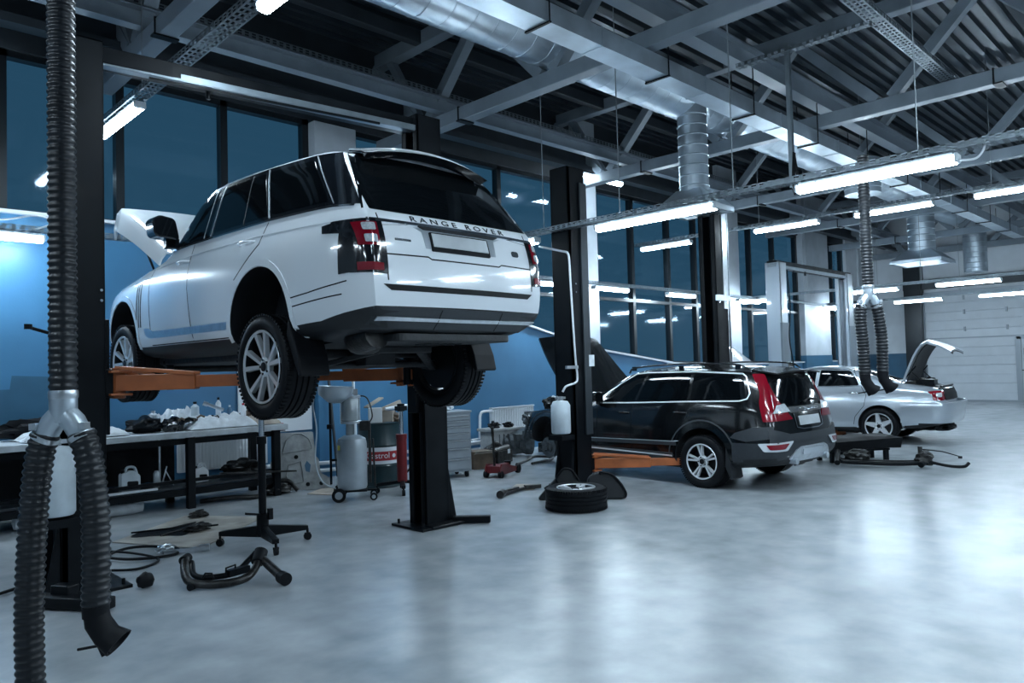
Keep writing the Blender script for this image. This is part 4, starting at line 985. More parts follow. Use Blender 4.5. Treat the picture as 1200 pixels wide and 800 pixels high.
B().box((1.42, 6.12, 1.85), (.10, .06, .34)).cyl((1.40, 6.08, 1.92), (1.22, 6.02, 1.97), .012, n=8).cyl((1.22, 6.02, 1.955), (1.22, 6.02, 1.99), .025, n=12).out('control_box', M['black'], L1)
b = B().bar((4.98, 6.0, .04), (5.25, 5.72, .04), .09, .07).bar((4.62, 5.98, .02), (5.05, 5.98, .02), .2, .03).bar((1.30, 6.15, .05), (1.62, 5.66, .05), .12, .08).box((1.44, 6.05, .10), (.10, .16, .10), rz=.5)
b.split('foot_beam', M['black'], L1, bevel=.01)
b = B()
for z in (2.20, 2.28): b.cyl((1.755, 6.27, z), (1.755, 6.285, z), .011, n=10)
for z in (2.0, 2.08, 3.0, 3.1): b.cyl((4.70, 6.0, z), (4.70, 6.03, z), .011, n=10)
b.out('bolt_heads', M['chrome'], L1)['kind'] = 'stuff'
L2 = lift('two_post_lift', 'black two-post lift standing at the black estate car with an orange arm', (7.42, 6.42), (10.78, 6.25), 4.2, .34, .30, M['black'],
     [(0, 8.62, 5.35), (0, 8.55, 7.2), (1, 10.05, 5.5), (1, 10.05, 7.3)], .30, None)
b = B().box((7.53, 6.25, 2.35), (.13, .02, 3.3)); b.out('post_cover_strip', M['steel_dk'], L2)
b = B()
for x, y in ((7.33, 6.255), (7.58, 6.255), (10.64, 6.09), (10.88, 6.09)):
    for z in (2.55, 2.66): b.cyl((x, y-.02, z), (x, y+.01, z), .012, n=8)
b.out('bolt_heads', M['chrome'], L2)['kind'] = 'stuff'
B().box((10.97, 6.09, 2.2), (.015, .03, 3.9)).box((10.88, 6.095, 3.3), (.14, .02, 1.7)).out('bright_edge_rail', M['alum'], L2)
B().box((10.78, 6.09, 2.62), (.38, .05, .09)).out('post_collar', M['alum'], L2)
L3 = lift('two_post_lift', 'light grey two-post lift with a crossbar standing at the silver saloon', (13.5, 6.5), (16.75, 6.5), 3.45, .30, .28, M['silver'],
     [(0, 14.9, 5.9), (0, 14.9, 7.4), (1, 15.9, 5.9), (1, 15.9, 7.5)], .16, 3.42, kind='grey')
b = B().box((13.46, 6.34, 1.15), (.32, .03, 2.3)).box((16.71, 6.34, 1.15), (.32, .03, 2.3)); b.split('post_cover', M['steel'], L3)
B().tube(spline([(13.55, 6.30, 3.3), (13.58, 6.28, 2.6), (13.50, 6.28, 2.0), (13.62, 6.27, 1.4), (13.66, 6.28, .5)], 8), .012, 6).out('hydraulic_hose', M['black'], L3)
# service pipe on the middle post
t = thing('air_pipe', 'thin white air pipe running down the middle black lift column to the canister', 'pipe')
B().tube([(7.2, 6.75, 3.20), (7.20, 6.26, 3.06)]+spline([(7.20, 6.26, 3.06), (7.22, 6.245, 2.98), (7.23, 6.24, 2.6), (7.27, 6.235, 1.75), (7.30, 6.235, 1.46), (7.26, 6.235, 1.38), (7.12, 6.27, 1.34), (7.08, 6.30, 1.27)], 6), .014, 8).out('pipe_run', M['pipe'], t, smooth=60)
B().box((7.20, 6.235, 1.58), (.22, .03, .04)).out('pipe_bracket', M['alum'], t)
tag(B().box((7.60, 6.24, 1.66), (.10, .02, .15)).out('paper_label', M['paper']), 'small white paper label stuck on the middle black lift column', 'label')
def canister(x, y, z, r, h, label):
    t = thing('fluid_canister', label, 'canister', (x, y, z), 0, 'white fluid canisters on lift columns')
    B().lathe([(r*.9, 0), (r, .02), (r, h-.06), (r*.75, h-.01), (r*.3, h)], n=28).out('tank', M['plasticw'], t, smooth=40)
    b = B().cyl((0, 0, h), (0, 0, h+.05), r*.3, n=16).cyl((-r*.5, 0, h), (-r*.5, 0, h+.06), .012, n=8).bar((-r*.6, 0, h+.03), (r*.6, 0, h+.03), .05, .03); b.out('valve_cap', M['alum'], t, smooth=40)
    B().box((0, 0, -.05), (r*1.9, r*1.9, .06)).box((0, r, h*.4), (.1, .1, .05)).split('mount_bracket', M['black'], t)
    return t
canister(7.10, 6.36, .74, .125, .42, 'white fluid canister hung on the middle black lift column')
canister(1.42, 6.20, .62, .13, .50, 'white fluid canister hung behind the hose at the left lift column')

# ================================================================== EXHAUST HOSES
def ribbed(path, r, pitch=.034, amp=.15, n=20):
    P = even(path, pitch/4); b = B(); rr = [r*(1+amp*(0, .9, 1, .3)[i % 4]) for i in range(len(P))]
    return b.tube(P, rr, n)
def exhaust_hose(label, x, y, ztop, zs, r, legs, nz):
    t = thing('exhaust_hose', label, 'hose', (x, y, zs), math.atan2(-Rt.x*0-0, 1)*0-YAW, 'split exhaust extraction hoses')
    ribbed([(0, 0, .10), (0, 0, ztop-zs)], r).out('main_hose', M['hose'], t, smooth=60)
    b = B().lathe([(r*1.0, .12), (r*1.1, .09), (r*1.08, .02), (r*.9, -.02)], n=24)
    for s in (-1, 1): b.tube([(0, 0, .03), (s*r*.9, 0, -.02), (s*r*1.7, 0, -.10)], [r*.98, r*.99, r*.9], 20)
    b.out('y_splitter', M['galv'], t, smooth=45)
    b = B().lathe([(r*1.12, .13), (r*1.16, .12), (r*1.16, .10), (r*1.12, .09)], n=24)
    for s in (-1, 1):
        d = V(s*r*.8, 0, -.08).normalized(); c = V(s*r*1.6, 0, -.09); b.cyl(c-d*.012, c+d*.012, r*1.16, n=24).box((c.x+s*r*.5, -.03, c.z+r*1.0), (.03, .05, .03))
    b.split('hose_clamp', M['alum'], t, smooth=45)
    if zs > 2: B().bar((-.62, -.62, ztop-zs-.30), (0, 0, ztop-zs-.26), .03, .03).out('hose_bracket', M['steel_dk'], t)
    for i, pts in enumerate(legs):
        P = spline(pts, 14); ribbed(P, r*1.02).out('hose_leg', M['hose'], t, smooth=60)
        if nz[i]:
            e = V(P[-1]); b = B().cyl(e+V(0, 0, .02), e-V(0, 0, .05), r*1.1, r*1.05, n=24)
            k = nz[i]
            rows = []
            q_ = r/.054*.85
            for (ox, oz, w, h) in ((0, -.02, r*1.0, r*1.0), (.012*q_, -.09*q_, r*1.05, r*1.1), (.06*q_, -.16*q_, r*1.25, r*1.05), (.125*q_, -.205*q_, r*1.5, r*1.25)):
                ring = []
                ang = min(1.05, -oz*5.2)
                for q in range(16):
                    a = 2*PI*q/16; u, v = math.cos(a)*h, math.sin(a)*w
                    ring.append(e+V((ox+u*math.cos(ang))*k, v, oz+u*math.sin(ang)))
                rows.append(ring+[ring[0]])
            b.sheet(rows, .006)
            f_ = lambda *c: e+V(*c)*q_
            b.bar(f_(.0, 0, -.16), f_(.05, 0, -.27), .02*q_, .03*q_).bar(f_(-.04, 0, -.10), f_(.02, 0, -.22), .02*q_, .02*q_).bar(f_(.05, 0, -.2), f_(.07, 0, -.26), .02*q_, .02*q_).cyl(f_(-.10, 0, -.235), f_(.03, 0, -.215), .008*q_, n=8)
            b.out('exhaust_nozzle', M['rubber'], t, smooth=50)
    return t
R1 = .054
exhaust_hose('thick black ribbed exhaust hose hanging in the left foreground, split in two legs', .945, 3.975, 5.2, 1.42, R1,
   [[(-.085, 0, -.07), (-.115, 0, -.2), (-.14, 0, -.42), (-.16, 0, -.75), (-.165, 0, -1.0), (-.155, 0, -1.38)],
    [(.085, 0, -.07), (.12, 0, -.2), (.145, 0, -.42), (.15, 0, -.65), (.148, 0, -.76), (.145, 0, -.875)]], [0, 1])
exhaust_hose('thin black ribbed exhaust hose hanging at right before the silver car', 8.02, 2.87, 3.7, 2.22, .050,
   [[(-.08, 0, -.07), (-.09, 0, -.25), (-.075, 0, -.5), (-.07, 0, -.80)],
    [(.08, 0, -.07), (.105, 0, -.25), (.12, 0, -.45), (.115, 0, -.78)]], [1, 1])

# ================================================================== THINGS ALONG THE WINDOW WALL
def radiator(x0, x1, z0, z1, label):
    t = thing('radiator', label, 'radiator', ((x0+x1)/2, 10.19, 0), 0, 'white panel radiators')
    w = x1-x0; b = B().box((0, 0, (z0+z1)/2), (w, .06, z1-z0))
    k = -w/2+.03
    while k < w/2-.02: b.box((k, -.034, (z0+z1)/2), (.022, .012, z1-z0-.05)); k += .045
    b.out('panel', M['rad'], t, bevel=.004)
    B().box((0, -.01, z1+.008), (w, .09, .016)).out('top_grille', M['rad'], t)
    B().box((-w*.3, .06, z0+.1), (.04, .07, .1)).box((w*.3, .06, z0+.1), (.04, .07, .1)).out('wall_bracket', M['rad'], t)
    return t
radiator(1.55, 2.7, .42, .90, 'white panel radiator at the left edge behind the foreground hose')
radiator(3.75, 5.0, .32, .80, 'white panel radiator under the workbench')
radiator(9.42, 10.55, .10, .84, 'white panel radiator by the raised black hood, right of the tool cabinet')
t = thing('heating_pipe', 'pair of white heating pipes running along the foot of the blue wall', 'pipe')
for z in (.13, .24): B().tube(spline([(5.0, 10.22, z+.02), (5.6, 10.22, z+.02), (5.85, 10.10, z-.01), (6.6, 10.08, z-.01), (6.9, 10.2, z-.01), (9.2, 10.2, z-.01)], 6), .03, 10).out('pipe_run', M['pipe'], t, smooth=60)
t = thing('heating_pipe', 'white bent pipe beside the radiator right of the tool cabinet', 'pipe')
B().tube([(8.9, 10.15, .30), (9.1, 10.15, .32), (9.12, 10.15, .72)]+spline([(9.12, 10.15, .72), (9.15, 10.15, .78), (9.22, 10.15, .80), (9.42, 10.15, .80)], 5), .026, 10).out('pipe_run', M['pipe'], t, smooth=60)
B().tube(spline([(8.6, 10.1, .27), (9.2, 10.1, .28), (9.25, 10.1, .4), (9.42, 10.1, .42)], 6), .022, 10).out('pipe_branch', M['pipe'], t, smooth=60)
tag(B().tube([(6.36, 9.95, 0.02), (6.34, 10.0, 1.9), (6.33, 10.08, 3.0)], .022, 8).out('wall_pipe', M['pipe'], smooth=60), 'thin vertical white pipe on the blue wall behind the oil drainer', 'pipe')
t = thing('notice_board', 'white board with a red mark on the blue wall behind the rear wheel', 'board', (5.2, 10.27, 1.2))
B().box((0, 0, 0), (1.15, .03, .92)).out('board_panel', M['board'], t, bevel=.004)
B().box((.02, -.018, -.38), (.16, .004, .10)).out('red_mark', M['redink'], t)
B().box((.02, -.018, -.44), (.22, .004, .012)).out('text_line', M['text'], t)
tag(B().bar((6.02, 9.95, .02), (5.98, 10.1, 1.5), .03, .03).out('leaning_bar', M['steel_dk']), 'thin dark bar leaning against the blue wall left of the oil drainer', 'bar')

# workbench
BX0, BX1, BY0, BY1, BZ = 1.3, 4.80, 9.15, 10.0, .93
wb = thing('workbench', 'long dark workbench with a pale worn top under the raised white car', 'workbench', (0, 0, 0))
B().box(((BX0+BX1)/2, (BY0+BY1)/2, BZ-.035), (BX1-BX0, BY1-BY0, .07)).out('bench_top', M['wood'], wb, bevel=.006)
for x in (1.4, 3.55, 4.66):
    for y in (BY0+.08, BY1-.08): B().box((x, y, (BZ-.07)/2), (.09, .09, BZ-.07)).out('leg', M['black'], wb, bevel=.004)
b = B().box(((BX0+BX1)/2, BY0+.10, .20), (BX1-BX0-.2, .05, .08)).box(((BX0+BX1)/2, BY1-.10, .20), (BX1-BX0-.2, .05, .08)).box(((BX0+BX1)/2, BY0+.12, BZ-.12), (BX1-BX0-.2, .04, .07))
b.box(((BX0+BX1)/2, BY0+.14, .33), (BX1-BX0-.2, .03, .04))
b.out('stretcher', M['black'], wb)
B().box(((BX0+BX1)/2, (BY0+BY1)/2, .26), (BX1-BX0-.2, BY1-BY0-.2, .03)).out('lower_shelf', M['steel_dk'], wb)
B().box((2.5, 9.9, .58), (2.2, .03, .6)).out('back_panel', M['black'], wb)
b = B()
for x in (2.55, 3.30): b.box((x, 9.55, .55), (.02, .02, .56))
b.out('shelf_rod', M['alum'], wb)
# crumpled things on the bench
def crumple(name, x, y, w, d, h, m, seed, label, cat, group=None):
    n = 34; rows = []
    for i in range(n):
        r = []
        for j in range(n):
            u, v = i/(n-1)*2-1, j/(n-1)*2-1; e = max(0, 1-max(abs(u), abs(v))**4); q = V(u*2.2, v*2.2, seed*7.7)
            k = .25+.6*abs(noise.noise(q))+.30*abs(noise.noise(q*2.3))+.10*abs(noise.noise(q*5))
            wob = 1+.16*noise.noise(V(u*2, v*2, seed+50)); r.append((x+u*w/2*wob, y+v*d/2*wob, BZ+.014+h*(.25+k*1.3)*e))
        rows.append(r)
    b = B(); b.sheet(rows, .006); o = b.out(name, m, smooth=25, fix=False); tag(o, label, cat, group); return o
crumple('plastic_sheet', 2.35, 9.50, 1.05, .5, .13, M['paper'], 1, 'crumpled white plastic sheet at the left end of the workbench top', 'sheet')
crumple('plastic_sheet', 3.98, 9.48, .85, .5, .15, M['paper'], 2, 'crumpled white plastic sheet in the middle of the workbench pile', 'sheet')
crumple('plastic_sheet', 3.62, 9.78, .6, .36, .22, M['paper'], 5, 'bunched white sheet behind the dark parts on the workbench', 'sheet')
crumple('shop_rag', 4.58, 9.45, .36, .4, .12, M['card'], 3, 'greyish rag at the right end of the workbench under the wheel', 'rag')
tag(B().blob((2.1, 9.82, BZ+.12), (.75, .3, .26), 11, .3).out('dark_cloth_heap', M['rubber'], smooth=30), 'heap of dark cloth on the bench beside the left lift column', 'cloth')
tag(B().blob((3.12, 9.50, BZ+.09), (.40, .32, .20), 4, .22, sub=4, freq=2).out('stripped_part', M['black'], smooth=25), 'lumpy black stripped car part on the workbench between white sheets', 'car part', 'dark parts on the workbench')
tag(B().blob((3.42, 9.40, BZ+.08), (.26, .20, .19), 14, .22, sub=4, freq=2).out('stripped_part', M['blackgl'], smooth=25), 'shiny black angular part at the front edge of the workbench', 'car part', 'dark parts on the workbench')
tag(B().blob((4.60, 9.75, BZ+.10), (.30, .28, .2), 24, .2, sub=4, freq=2).out('stripped_part', M['brown'], smooth=25), 'brown rusty part on the workbench beside the hanging rear wheel', 'car part', 'dark parts on the workbench')
random.seed(5)
def bottle(x, y, z, r, h, m, capm, label, tilt=0, group='small bottles and tubes on the workbench'):
    t = thing('bottle', label, 'bottle', (x, y, z), 0, group); t.rotation_euler = (0, tilt, random.random()*3)
    B().lathe([(r*.9, 0), (r, .01), (r, h*.68), (r*.4, h*.82), (r*.4, h*.88)], n=18).out('bottle_body', m, t, smooth=40)
    B().lathe([(r*.45, h*.86), (r*.45, h), (r*.3, h)], n=14).out('cap', capm, t, smooth=40)
for a in ((3.78, 9.66, BZ+.14, .05, .20, M['plasticw'], M['black'], 'white bottle standing in the middle of the workbench pile'), (4.10, 9.70, BZ+.14, .035, .24, M['paper'], M['blackgl'], 'tall pale bottle in the workbench pile'),
          (4.40, 9.62, BZ+.10, .035, .19, M['board'], M['redink'], 'small white bottle with a red cap in the workbench pile'), (4.25, 9.70, BZ+.10, .03, .17, M['skyblue'], M['board'], 'small blue bottle with white cap in the workbench pile'),
          (3.30, 9.75, BZ+.1, .06, .15, M['lampw'], M['alum'], 'short silvery can behind the black part on the workbench'), (4.55, 9.70, BZ+.08, .03, .18, M['redpaint'], M['board'], 'small red bottle near the right end of the workbench')):
    bottle(*a)
tag(B().cyl((3.90, 9.55, BZ+.30), (4.08, 9.5, BZ+.22), .022, n=12).cyl((3.85, 9.57, BZ+.32), (3.90, 9.55, BZ+.30), .03, n=12).out('hand_torch', M['alum'], smooth=40), 'silver tube lying on top of the white sheets on the workbench', 'torch')
random.seed(11)
for k in range(16):
    x, y = random.uniform(3.35, 4.6), random.uniform(9.28, 9.62); a = random.uniform(0, PI); L = random.uniform(.03, .09); z = BZ+random.uniform(.10, .17)
    tag(B().tube([(x-L*math.cos(a), y-L*.6*math.sin(a), z), (x, y, z+.02), (x+L*math.cos(a), y+L*.6*math.sin(a), z-.01)], random.uniform(.008, .02), 8).out('plastic_fitting', (M['black'], M['tarn'], M['alum'], M['brown'])[k % 4], smooth=50),
        'small plastic or metal fitting scattered over the white sheets on the workbench', 'fitting', 'fittings on the workbench sheets')
# under the bench
def jug(x, y, z, s, m, label):
    t = thing('oil_jug', label, 'jug', (x, y, z), .1, 'fluid jugs under the workbench')
    B().prism(rnd([(-.12*s, 0), (.12*s, 0), (.12*s, .20*s), (.02*s, .28*s), (-.12*s, .24*s)], .03*s), 'Y', -.05*s, .05*s).out('jug_body', m, t, bevel=.008*s, smooth=40)
    B().tube(spline([(-.06*s, 0, .24*s), (-.03*s, 0, .31*s), (.06*s, 0, .30*s), (.10*s, 0, .18*s)], 6), .018*s, 8).out('handle', m, t, smooth=60)
    B().cyl((-.085*s, 0, .24*s), (-.085*s, 0, .285*s), .022*s, n=14).out('cap', M['black'], t, smooth=40)
    B().prism(rnd([(-.05*s, .07*s), (.09*s, .07*s), (.09*s, .13*s), (-.05*s, .14*s)], .02*s), 'Y', -.052*s, -.05*s).out('label', M['black'], t)
jug(2.90, 9.36, .275, .90, M['plasticw'], 'white jug with a looped handle on the left of the bench shelf')
jug(3.74, 9.40, .275, .72, M['rad'], 'white jug half hidden behind the front bench leg')
t = thing('spray_can', 'grey can with a bent lever on the bench shelf right of the jug', 'can', (3.22, 9.42, .275)); B().lathe([(.035, 0), (.037, .01), (.037, .17), (.02, .2)], n=16).out('can_body', M['tank'], t, smooth=40)
B().bar((0.06, 0, .02), (.12, 0, .24), .012, .012).bar((.10, 0, .20), (.20, 0, .0), .01, .01).out('lever', M['alum'], t)
tag(B().box((2.85, 9.22, .285), (.62, .04, .025)).out('white_strip', M['pipe']), 'short white strip lying on the bench shelf front', 'strip')
t = thing('bolster_roll', 'pale padded roll lying on the floor under the workbench', 'roll', (0, 0, 0))
B().lathe([(.01, 1.75), (.075, 1.77), (.085, 1.85), (.085, 2.95), (.075, 3.05), (.01, 3.06)], (0, 9.42, .088), 'X', 20).out('roll_body', M['paper'], t, smooth=50)
tag(B().blob((4.35, 9.6, .37), (.5, .35, .22), 31, .25, sub=4, freq=2.5).out('parts_heap', M['tarn'], smooth=20), 'dark heap of metal parts on the right of the bench shelf', 'car part')
tag(B().tube(spline([(3.75, 9.45, .03), (4.1, 9.25, .05), (4.4, 9.2, .03), (4.6, 9.35, .14), (4.85, 9.3, .16), (4.95, 9.2, .03)], 8), .03, 8).blob((4.7, 9.28, .06), (.4, .18, .12), 3, .4).out('exhaust_manifold', M['tarn'], smooth=50), 'bent rusty pipe lying on the floor under the bench right end', 'pipe')
tag(B().bar((3.9, 9.2, .38), (4.9, 9.15, .30), .05, .02).out('metal_strip', M['tarn']), 'long dull metal strip sticking out of the bench shelf', 'strip')
# leaning under-tray
ut = thing('undertray_panel', 'grey felt undertray panel leaning on the wall at the bench end', 'panel', (5.02, 9.30, .0), -.38)
ut.rotation_euler.x = -.22
pl = [(-.50, .02), (.44, .0), (.40, .16), (.30, .22), (.28, .42), (.24, .46), (.22, .80), (-.24, .80), (-.28, .46), (-.36, .42), (-.36, .2)]
b = B().prism(rnd(pl, .03), 'Y', -.012, .012)
for (x, z) in ((-.02, .46), (.12, .08), (.3, .08), (-.34, .08), (-.12, .1)): b.cyl((x, -.016, z), (x, -.010, z), .028, n=14, mi=1)
b.prism([(.10, .26), (.15, .24), (.17, .34), (.12, .40), (.09, .34)], 'Y', -.018, -.011, mi=2)
b.out('tray_sheet', [M['shield'], M['black'], M['skyblue']], ut)
b = B().tube([(-.20, -.018, .52), (-.14, -.018, .70), (-.04, -.018, .78), (.06, -.018, .78), (.16, -.018, .70), (.20, -.018, .56), (-.20, -.018, .52)], .008, 6).tube([(-.12, -.018, .36), (.04, -.018, .40), (.07, -.018, .12), (-.12, -.018, .10), (-.16, -.018, .22), (-.12, -.018, .36)], .008, 6)
b.out('pressed_rib', M['shield'], ut, smooth=60)
# cardboard on the floor
def floor_sheet(name, poly, z, th, m, label, cat):
    return tag(B().prism(poly, 'Z', z, z+th).out(name, m), label, cat)
floor_sheet('cardboard_sheet', [(4.95, 8.95), (5.45, 9.3), (5.60, 8.82), (5.15, 8.5)], .004, .006, M['card'], 'flat brown cardboard sheet on the floor left of the oil drainer', 'cardboard')
floor_sheet('cardboard_sheet', [(2.3, 7.95), (3.3, 8.75), (3.85, 7.95), (2.78, 6.98)], .004, .006, M['matt'], 'large oil-stained cardboard sheet on the floor behind the support stand', 'cardboard')
tag(B().prism(rnd([(2.45, 8.0), (2.62, 8.22), (2.9, 8.16), (3.2, 8.3), (3.1, 8.05), (3.35, 7.9), (3.02, 7.85), (2.86, 7.62), (2.72, 7.86)], .12), 'Z', .0105, .012).out('oil_spill', M['black']), 'black oil spill on the cardboard sheet', 'oil spill')
tag(B().blob((3.05, 7.75, .05), (.24, .13, .08), 5, .3, sub=4, freq=2).out('small_part', M['tarn'], smooth=20), 'small dark clump of metal on the cardboard, nearer the stand', 'car part')
tag(B().blob((3.35, 8.5, .05), (.20, .12, .08), 8, .3, sub=4, freq=2).out('small_part', M['tarn'], smooth=20), 'small dark clump of metal on the far edge of the cardboard', 'car part')
for i, (p, l) in enumerate((([(2.55, 8.2), (2.9, 8.1), (3.2, 8.2)], 'thin black rod on the oil spill'), ([(2.7, 7.8), (3.0, 7.95), (3.3, 7.85)], 'thin dark rod near front of the oil spill'))):
    tag(B().tube([(x, y, .02+.004*i) for x, y in p], .009, 6).out('metal_rod', M['black']), l, 'rod')
# cables
def cable(pts, r, label):
    return tag(B().tube(spline([(x, y, r+.004+(.012 if i % 3 == 1 else 0)) for i, (x, y) in enumerate(pts)], 10), r, 8).out('floor_cable', M['rubber'], smooth=60), label, 'cable', 'black cables on the floor')
cable([(1.95, 7.6), (2.15, 7.0), (2.5, 6.9), (2.6, 7.2), (2.3, 7.45), (1.9, 7.2), (1.5, 6.9), (.9, 6.6), (.85, 7.3)], .013, 'black cable looped on the floor by the left lift column')
cable([(1.85, 7.9), (2.2, 7.35), (2.35, 6.85), (2.1, 6.65), (1.85, 6.9), (1.9, 7.5)], .011, 'black cable loop between lift column and cardboard')
cable([(.6, 7.9), (.9, 7.5), (1.1, 7.1), (.95, 6.75), (.5, 6.6)], .012, 'black cable arc on the floor at the left edge')
tag(B().bar((2.45, 7.0, .03), (2.75, 6.88, .03), .03, .03).cyl((2.72, 6.9, .035), (2.80, 6.86, .035), .03, n=12).blob((2.5, 7.1, .04), (.16, .10, .07), 3, .3).out('air_gun', M['alum'], smooth=30), 'silver tool end lying on the cables beside the cardboard', 'tool')
tag(B().blob((1.98, 6.05, .06), (.13, .1, .12), 6, .1).out('rubber_ball', M['rubber'], smooth=60), 'small dark rubber lump on floor by the left lift foot', 'rubber lump')

# support stand on casters
sd = thing('support_stand', 'black telescopic under-hoist stand on three-legged caster base', 'stand', (3.20, 6.62, 0), 0)
B().cyl((0, 0, .12), (0, 0, .98), .035, n=24).cyl((0, 0, .95), (0, 0, 1.02), .045, n=24).cyl((0, 0, .10), (0, 0, .30), .055, n=24).out('outer_tube', M['black'], sd, smooth=40)
B().cyl((0, 0, .98), (0, 0, 1.34), .026, n=20).out('inner_rod', M['chrome'], sd, smooth=40)
B().cyl((0, 0, 1.33), (0, 0, 1.36), .06, n=20).out('saddle', M['black'], sd, smooth=40)
B().bar((-.03, 0, .30), (-.17, -.02, .33), .03, .02).box((.05, -.05, .30), (.04, .04, .1)).out('foot_pedal', M['black'], sd)
for k, ang in enumerate((129, 259, 349)):
    a = math.radians(ang); e = V(math.cos(a)*.42, math.sin(a)*.42, .11); d = V(math.cos(a), math.sin(a), 0); n_ = V(-d.y, d.x, 0)
    b = B(); P = [V(0, 0, .09), V(0, 0, .20), e+V(0, 0, .03), e+V(0, 0, -.01)]
    b._add([p+n_*.03 for p in P]+[p-n_*.03 for p in P], [(0, 1, 2, 3), (7, 6, 5, 4), (0, 4, 5, 1), (1, 5, 6, 2), (2, 6, 7, 3), (3, 7, 4, 0)])
    lg = b.out('leg', M['black'], sd, bevel=.004)
    B().cyl(e, e-V(0, 0, .045), .012, n=8).box(e-V(0, 0, .05), (.045, .03, .02)).cyl(e+n_*.016+V(0, 0, -.075), e-n_*.016+V(0, 0, -.075), .035, n=20).out('caster_wheel', M['rubber'], lg, smooth=40)

# suspension arm in the foreground
sa = thing('suspension_link', 'curved black steel suspension arm lying on the floor in the foreground', 'car part', (0, 0, 0))
B().tube(spline([(2.27, 6.02, .17), (2.22, 5.92, .12), (2.19, 5.76, .06), (2.27, 5.64, .04), (2.42, 5.55, .038), (2.55, 5.55, .05), (2.64, 5.60, .09), (2.70, 5.66, .15)], 8), .030, 14).out('lower_tube', M['tarn'], sa, smooth=60)
B().tube(spline([(2.30, 5.98, .14), (2.25, 5.80, .085), (2.32, 5.68, .075), (2.48, 5.62, .085), (2.62, 5.68, .14), (2.70, 5.72, .18)], 8), .022, 12).box((2.50, 5.60, .10), (.18, .06, .05), rz=.2).out('upper_web', M['black'], sa, smooth=50)
B().tube(spline([(2.72, 5.68, .15), (2.73, 5.50, .09), (2.73, 5.32, .045)], 8), .035, 14).out('strut_tube', M['tarn'], sa, smooth=60)
for a, c, r in (((2.72, 5.26, .05), (2.73, 5.35, .05), .048), ((2.68, 5.64, .12), (2.74, 5.70, .19), .052), ((2.24, 6.0, .16), (2.30, 6.05, .17), .036), ((2.22, 5.72, .03), (2.17, 5.69, .03), .026)):
    B().cyl(a, c, r, n=20).out('bushing', M['rubber'], sa, smooth=40)
for p in ([(2.40, 5.58, .08), (2.40, 5.58, .145), (2.48, 5.60, .15), (2.48, 5.60, .09)], [(2.26, 5.68, .08), (2.28, 5.67, .115), (2.32, 5.65, .11), (2.33, 5.64, .07)]):
    B().tube(p, .008, 8).out('bracket', M['black'], sa, smooth=40)

# oil drainer
od = thing('oil_drainer', 'grey wheeled waste oil drainer with a tilted steel bowl on top', 'oil drainer', (5.12, 8.12, 0), -.6)
B().lathe([(.02, .13), (.17, .14), (.185, .17), (.185, .70), (.17, .76), (.10, .80), (.03, .81)], n=36).out('tank', M['tank'], od, smooth=40)
B().lathe([(.10, .0), (.112, .01), (.112, .28), (.10, .30)], (-.02, 0, .98), n=28).cyl((-.02, 0, .80), (-.02, 0, .98), .05, n=16).out('sight_glass', M['glassy'], od, smooth=40)
B().lathe([(.13, .95), (.13, .98), (.12, .985)], n=28).lathe([(.12, 1.27), (.12, 1.30), (.05, 1.31)], n=28).cyl((.10, .05, .95), (.10, .05, 1.3), .01).cyl((-.13, .05, .95), (-.13, .05, 1.3), .01).box((.06, -.05, 1.34), (.05, .05, .08)).box((-.08, 0, 1.34), (.04, .04, .06)).out('glass_clamp', M['alum'], od, smooth=40)
b = B(); bw = M['galv']
b.T = Matrix.Translation((-.19, -.12, 1.25)) @ Matrix.Scale(.85, 4) @ Matrix.Rotation(.06, 4, 'Y')
b.lathe([(.04, -.04), (.10, -.03), (.24, .08), (.26, .20), (.27, .205), (.25, .205), (.23, .09), (.09, -.02), (.02, -.03)], n=36, cap=False); b.out('drain_bowl', bw, od, smooth=50)
B().cyl((-.19, -.12, 1.23), (-.26, 0, 1.24), .02).cyl((-.26, 0, .2), (-.26, 0, 1.36), .015).box((-.2, 0, .5), (.12, .02, .03)).cyl((-.30, -.02, .92), (-.24, -.02, .92), .03).out('bowl_mast', M['black'], od, smooth=40)
B().tube(spline([(-.42, -.06, 1.38), (-.46, -.08, 1.2), (-.42, -.1, .9), (-.44, -.1, .5), (-.36, -.08, .25), (-.2, -.1, .16)], 8), .010, 8).out('drain_hose', M['plasticw'], od, smooth=60)
B().tube(spline([(.08, 0, 1.3), (.2, -.03, 1.26), (.26, -.05, 1.05), (.22, -.05, .95)], 8), .009, 8).box((.16, -.02, .92), (.12, .12, .12)).cyl((.22, 0, .2), (.22, 0, .95), .018).cyl((.28, 0, .15), (.26, 0, .75), .012).out('valve_block', M['tarn'], od, smooth=40)
B().box((0, 0, .12), (.36, .28, .02)).bar((-.2, 0, .11), (.30, 0, .11), .04, .02).out('base_frame', M['black'], od)
for (x, y, r) in ((-.16, -.19, .085), (-.16, .19, .085), (.26, -.14, .045), (.26, .14, .045)):
    w = B().cyl((x, y-.018, r), (x, y+.018, r), r, n=28); 
    w.out('wheel', M['rubber'], od, smooth=35)
    B().cyl((x, y-.021, r), (x, y+.021, r), r*.55, n=20).out('wheel_hub', M['tank'], od, smooth=35)
B().box((-.155, -.10, .66), (.03, .05, .06)).out('yellow_label', M['yellow'], od)

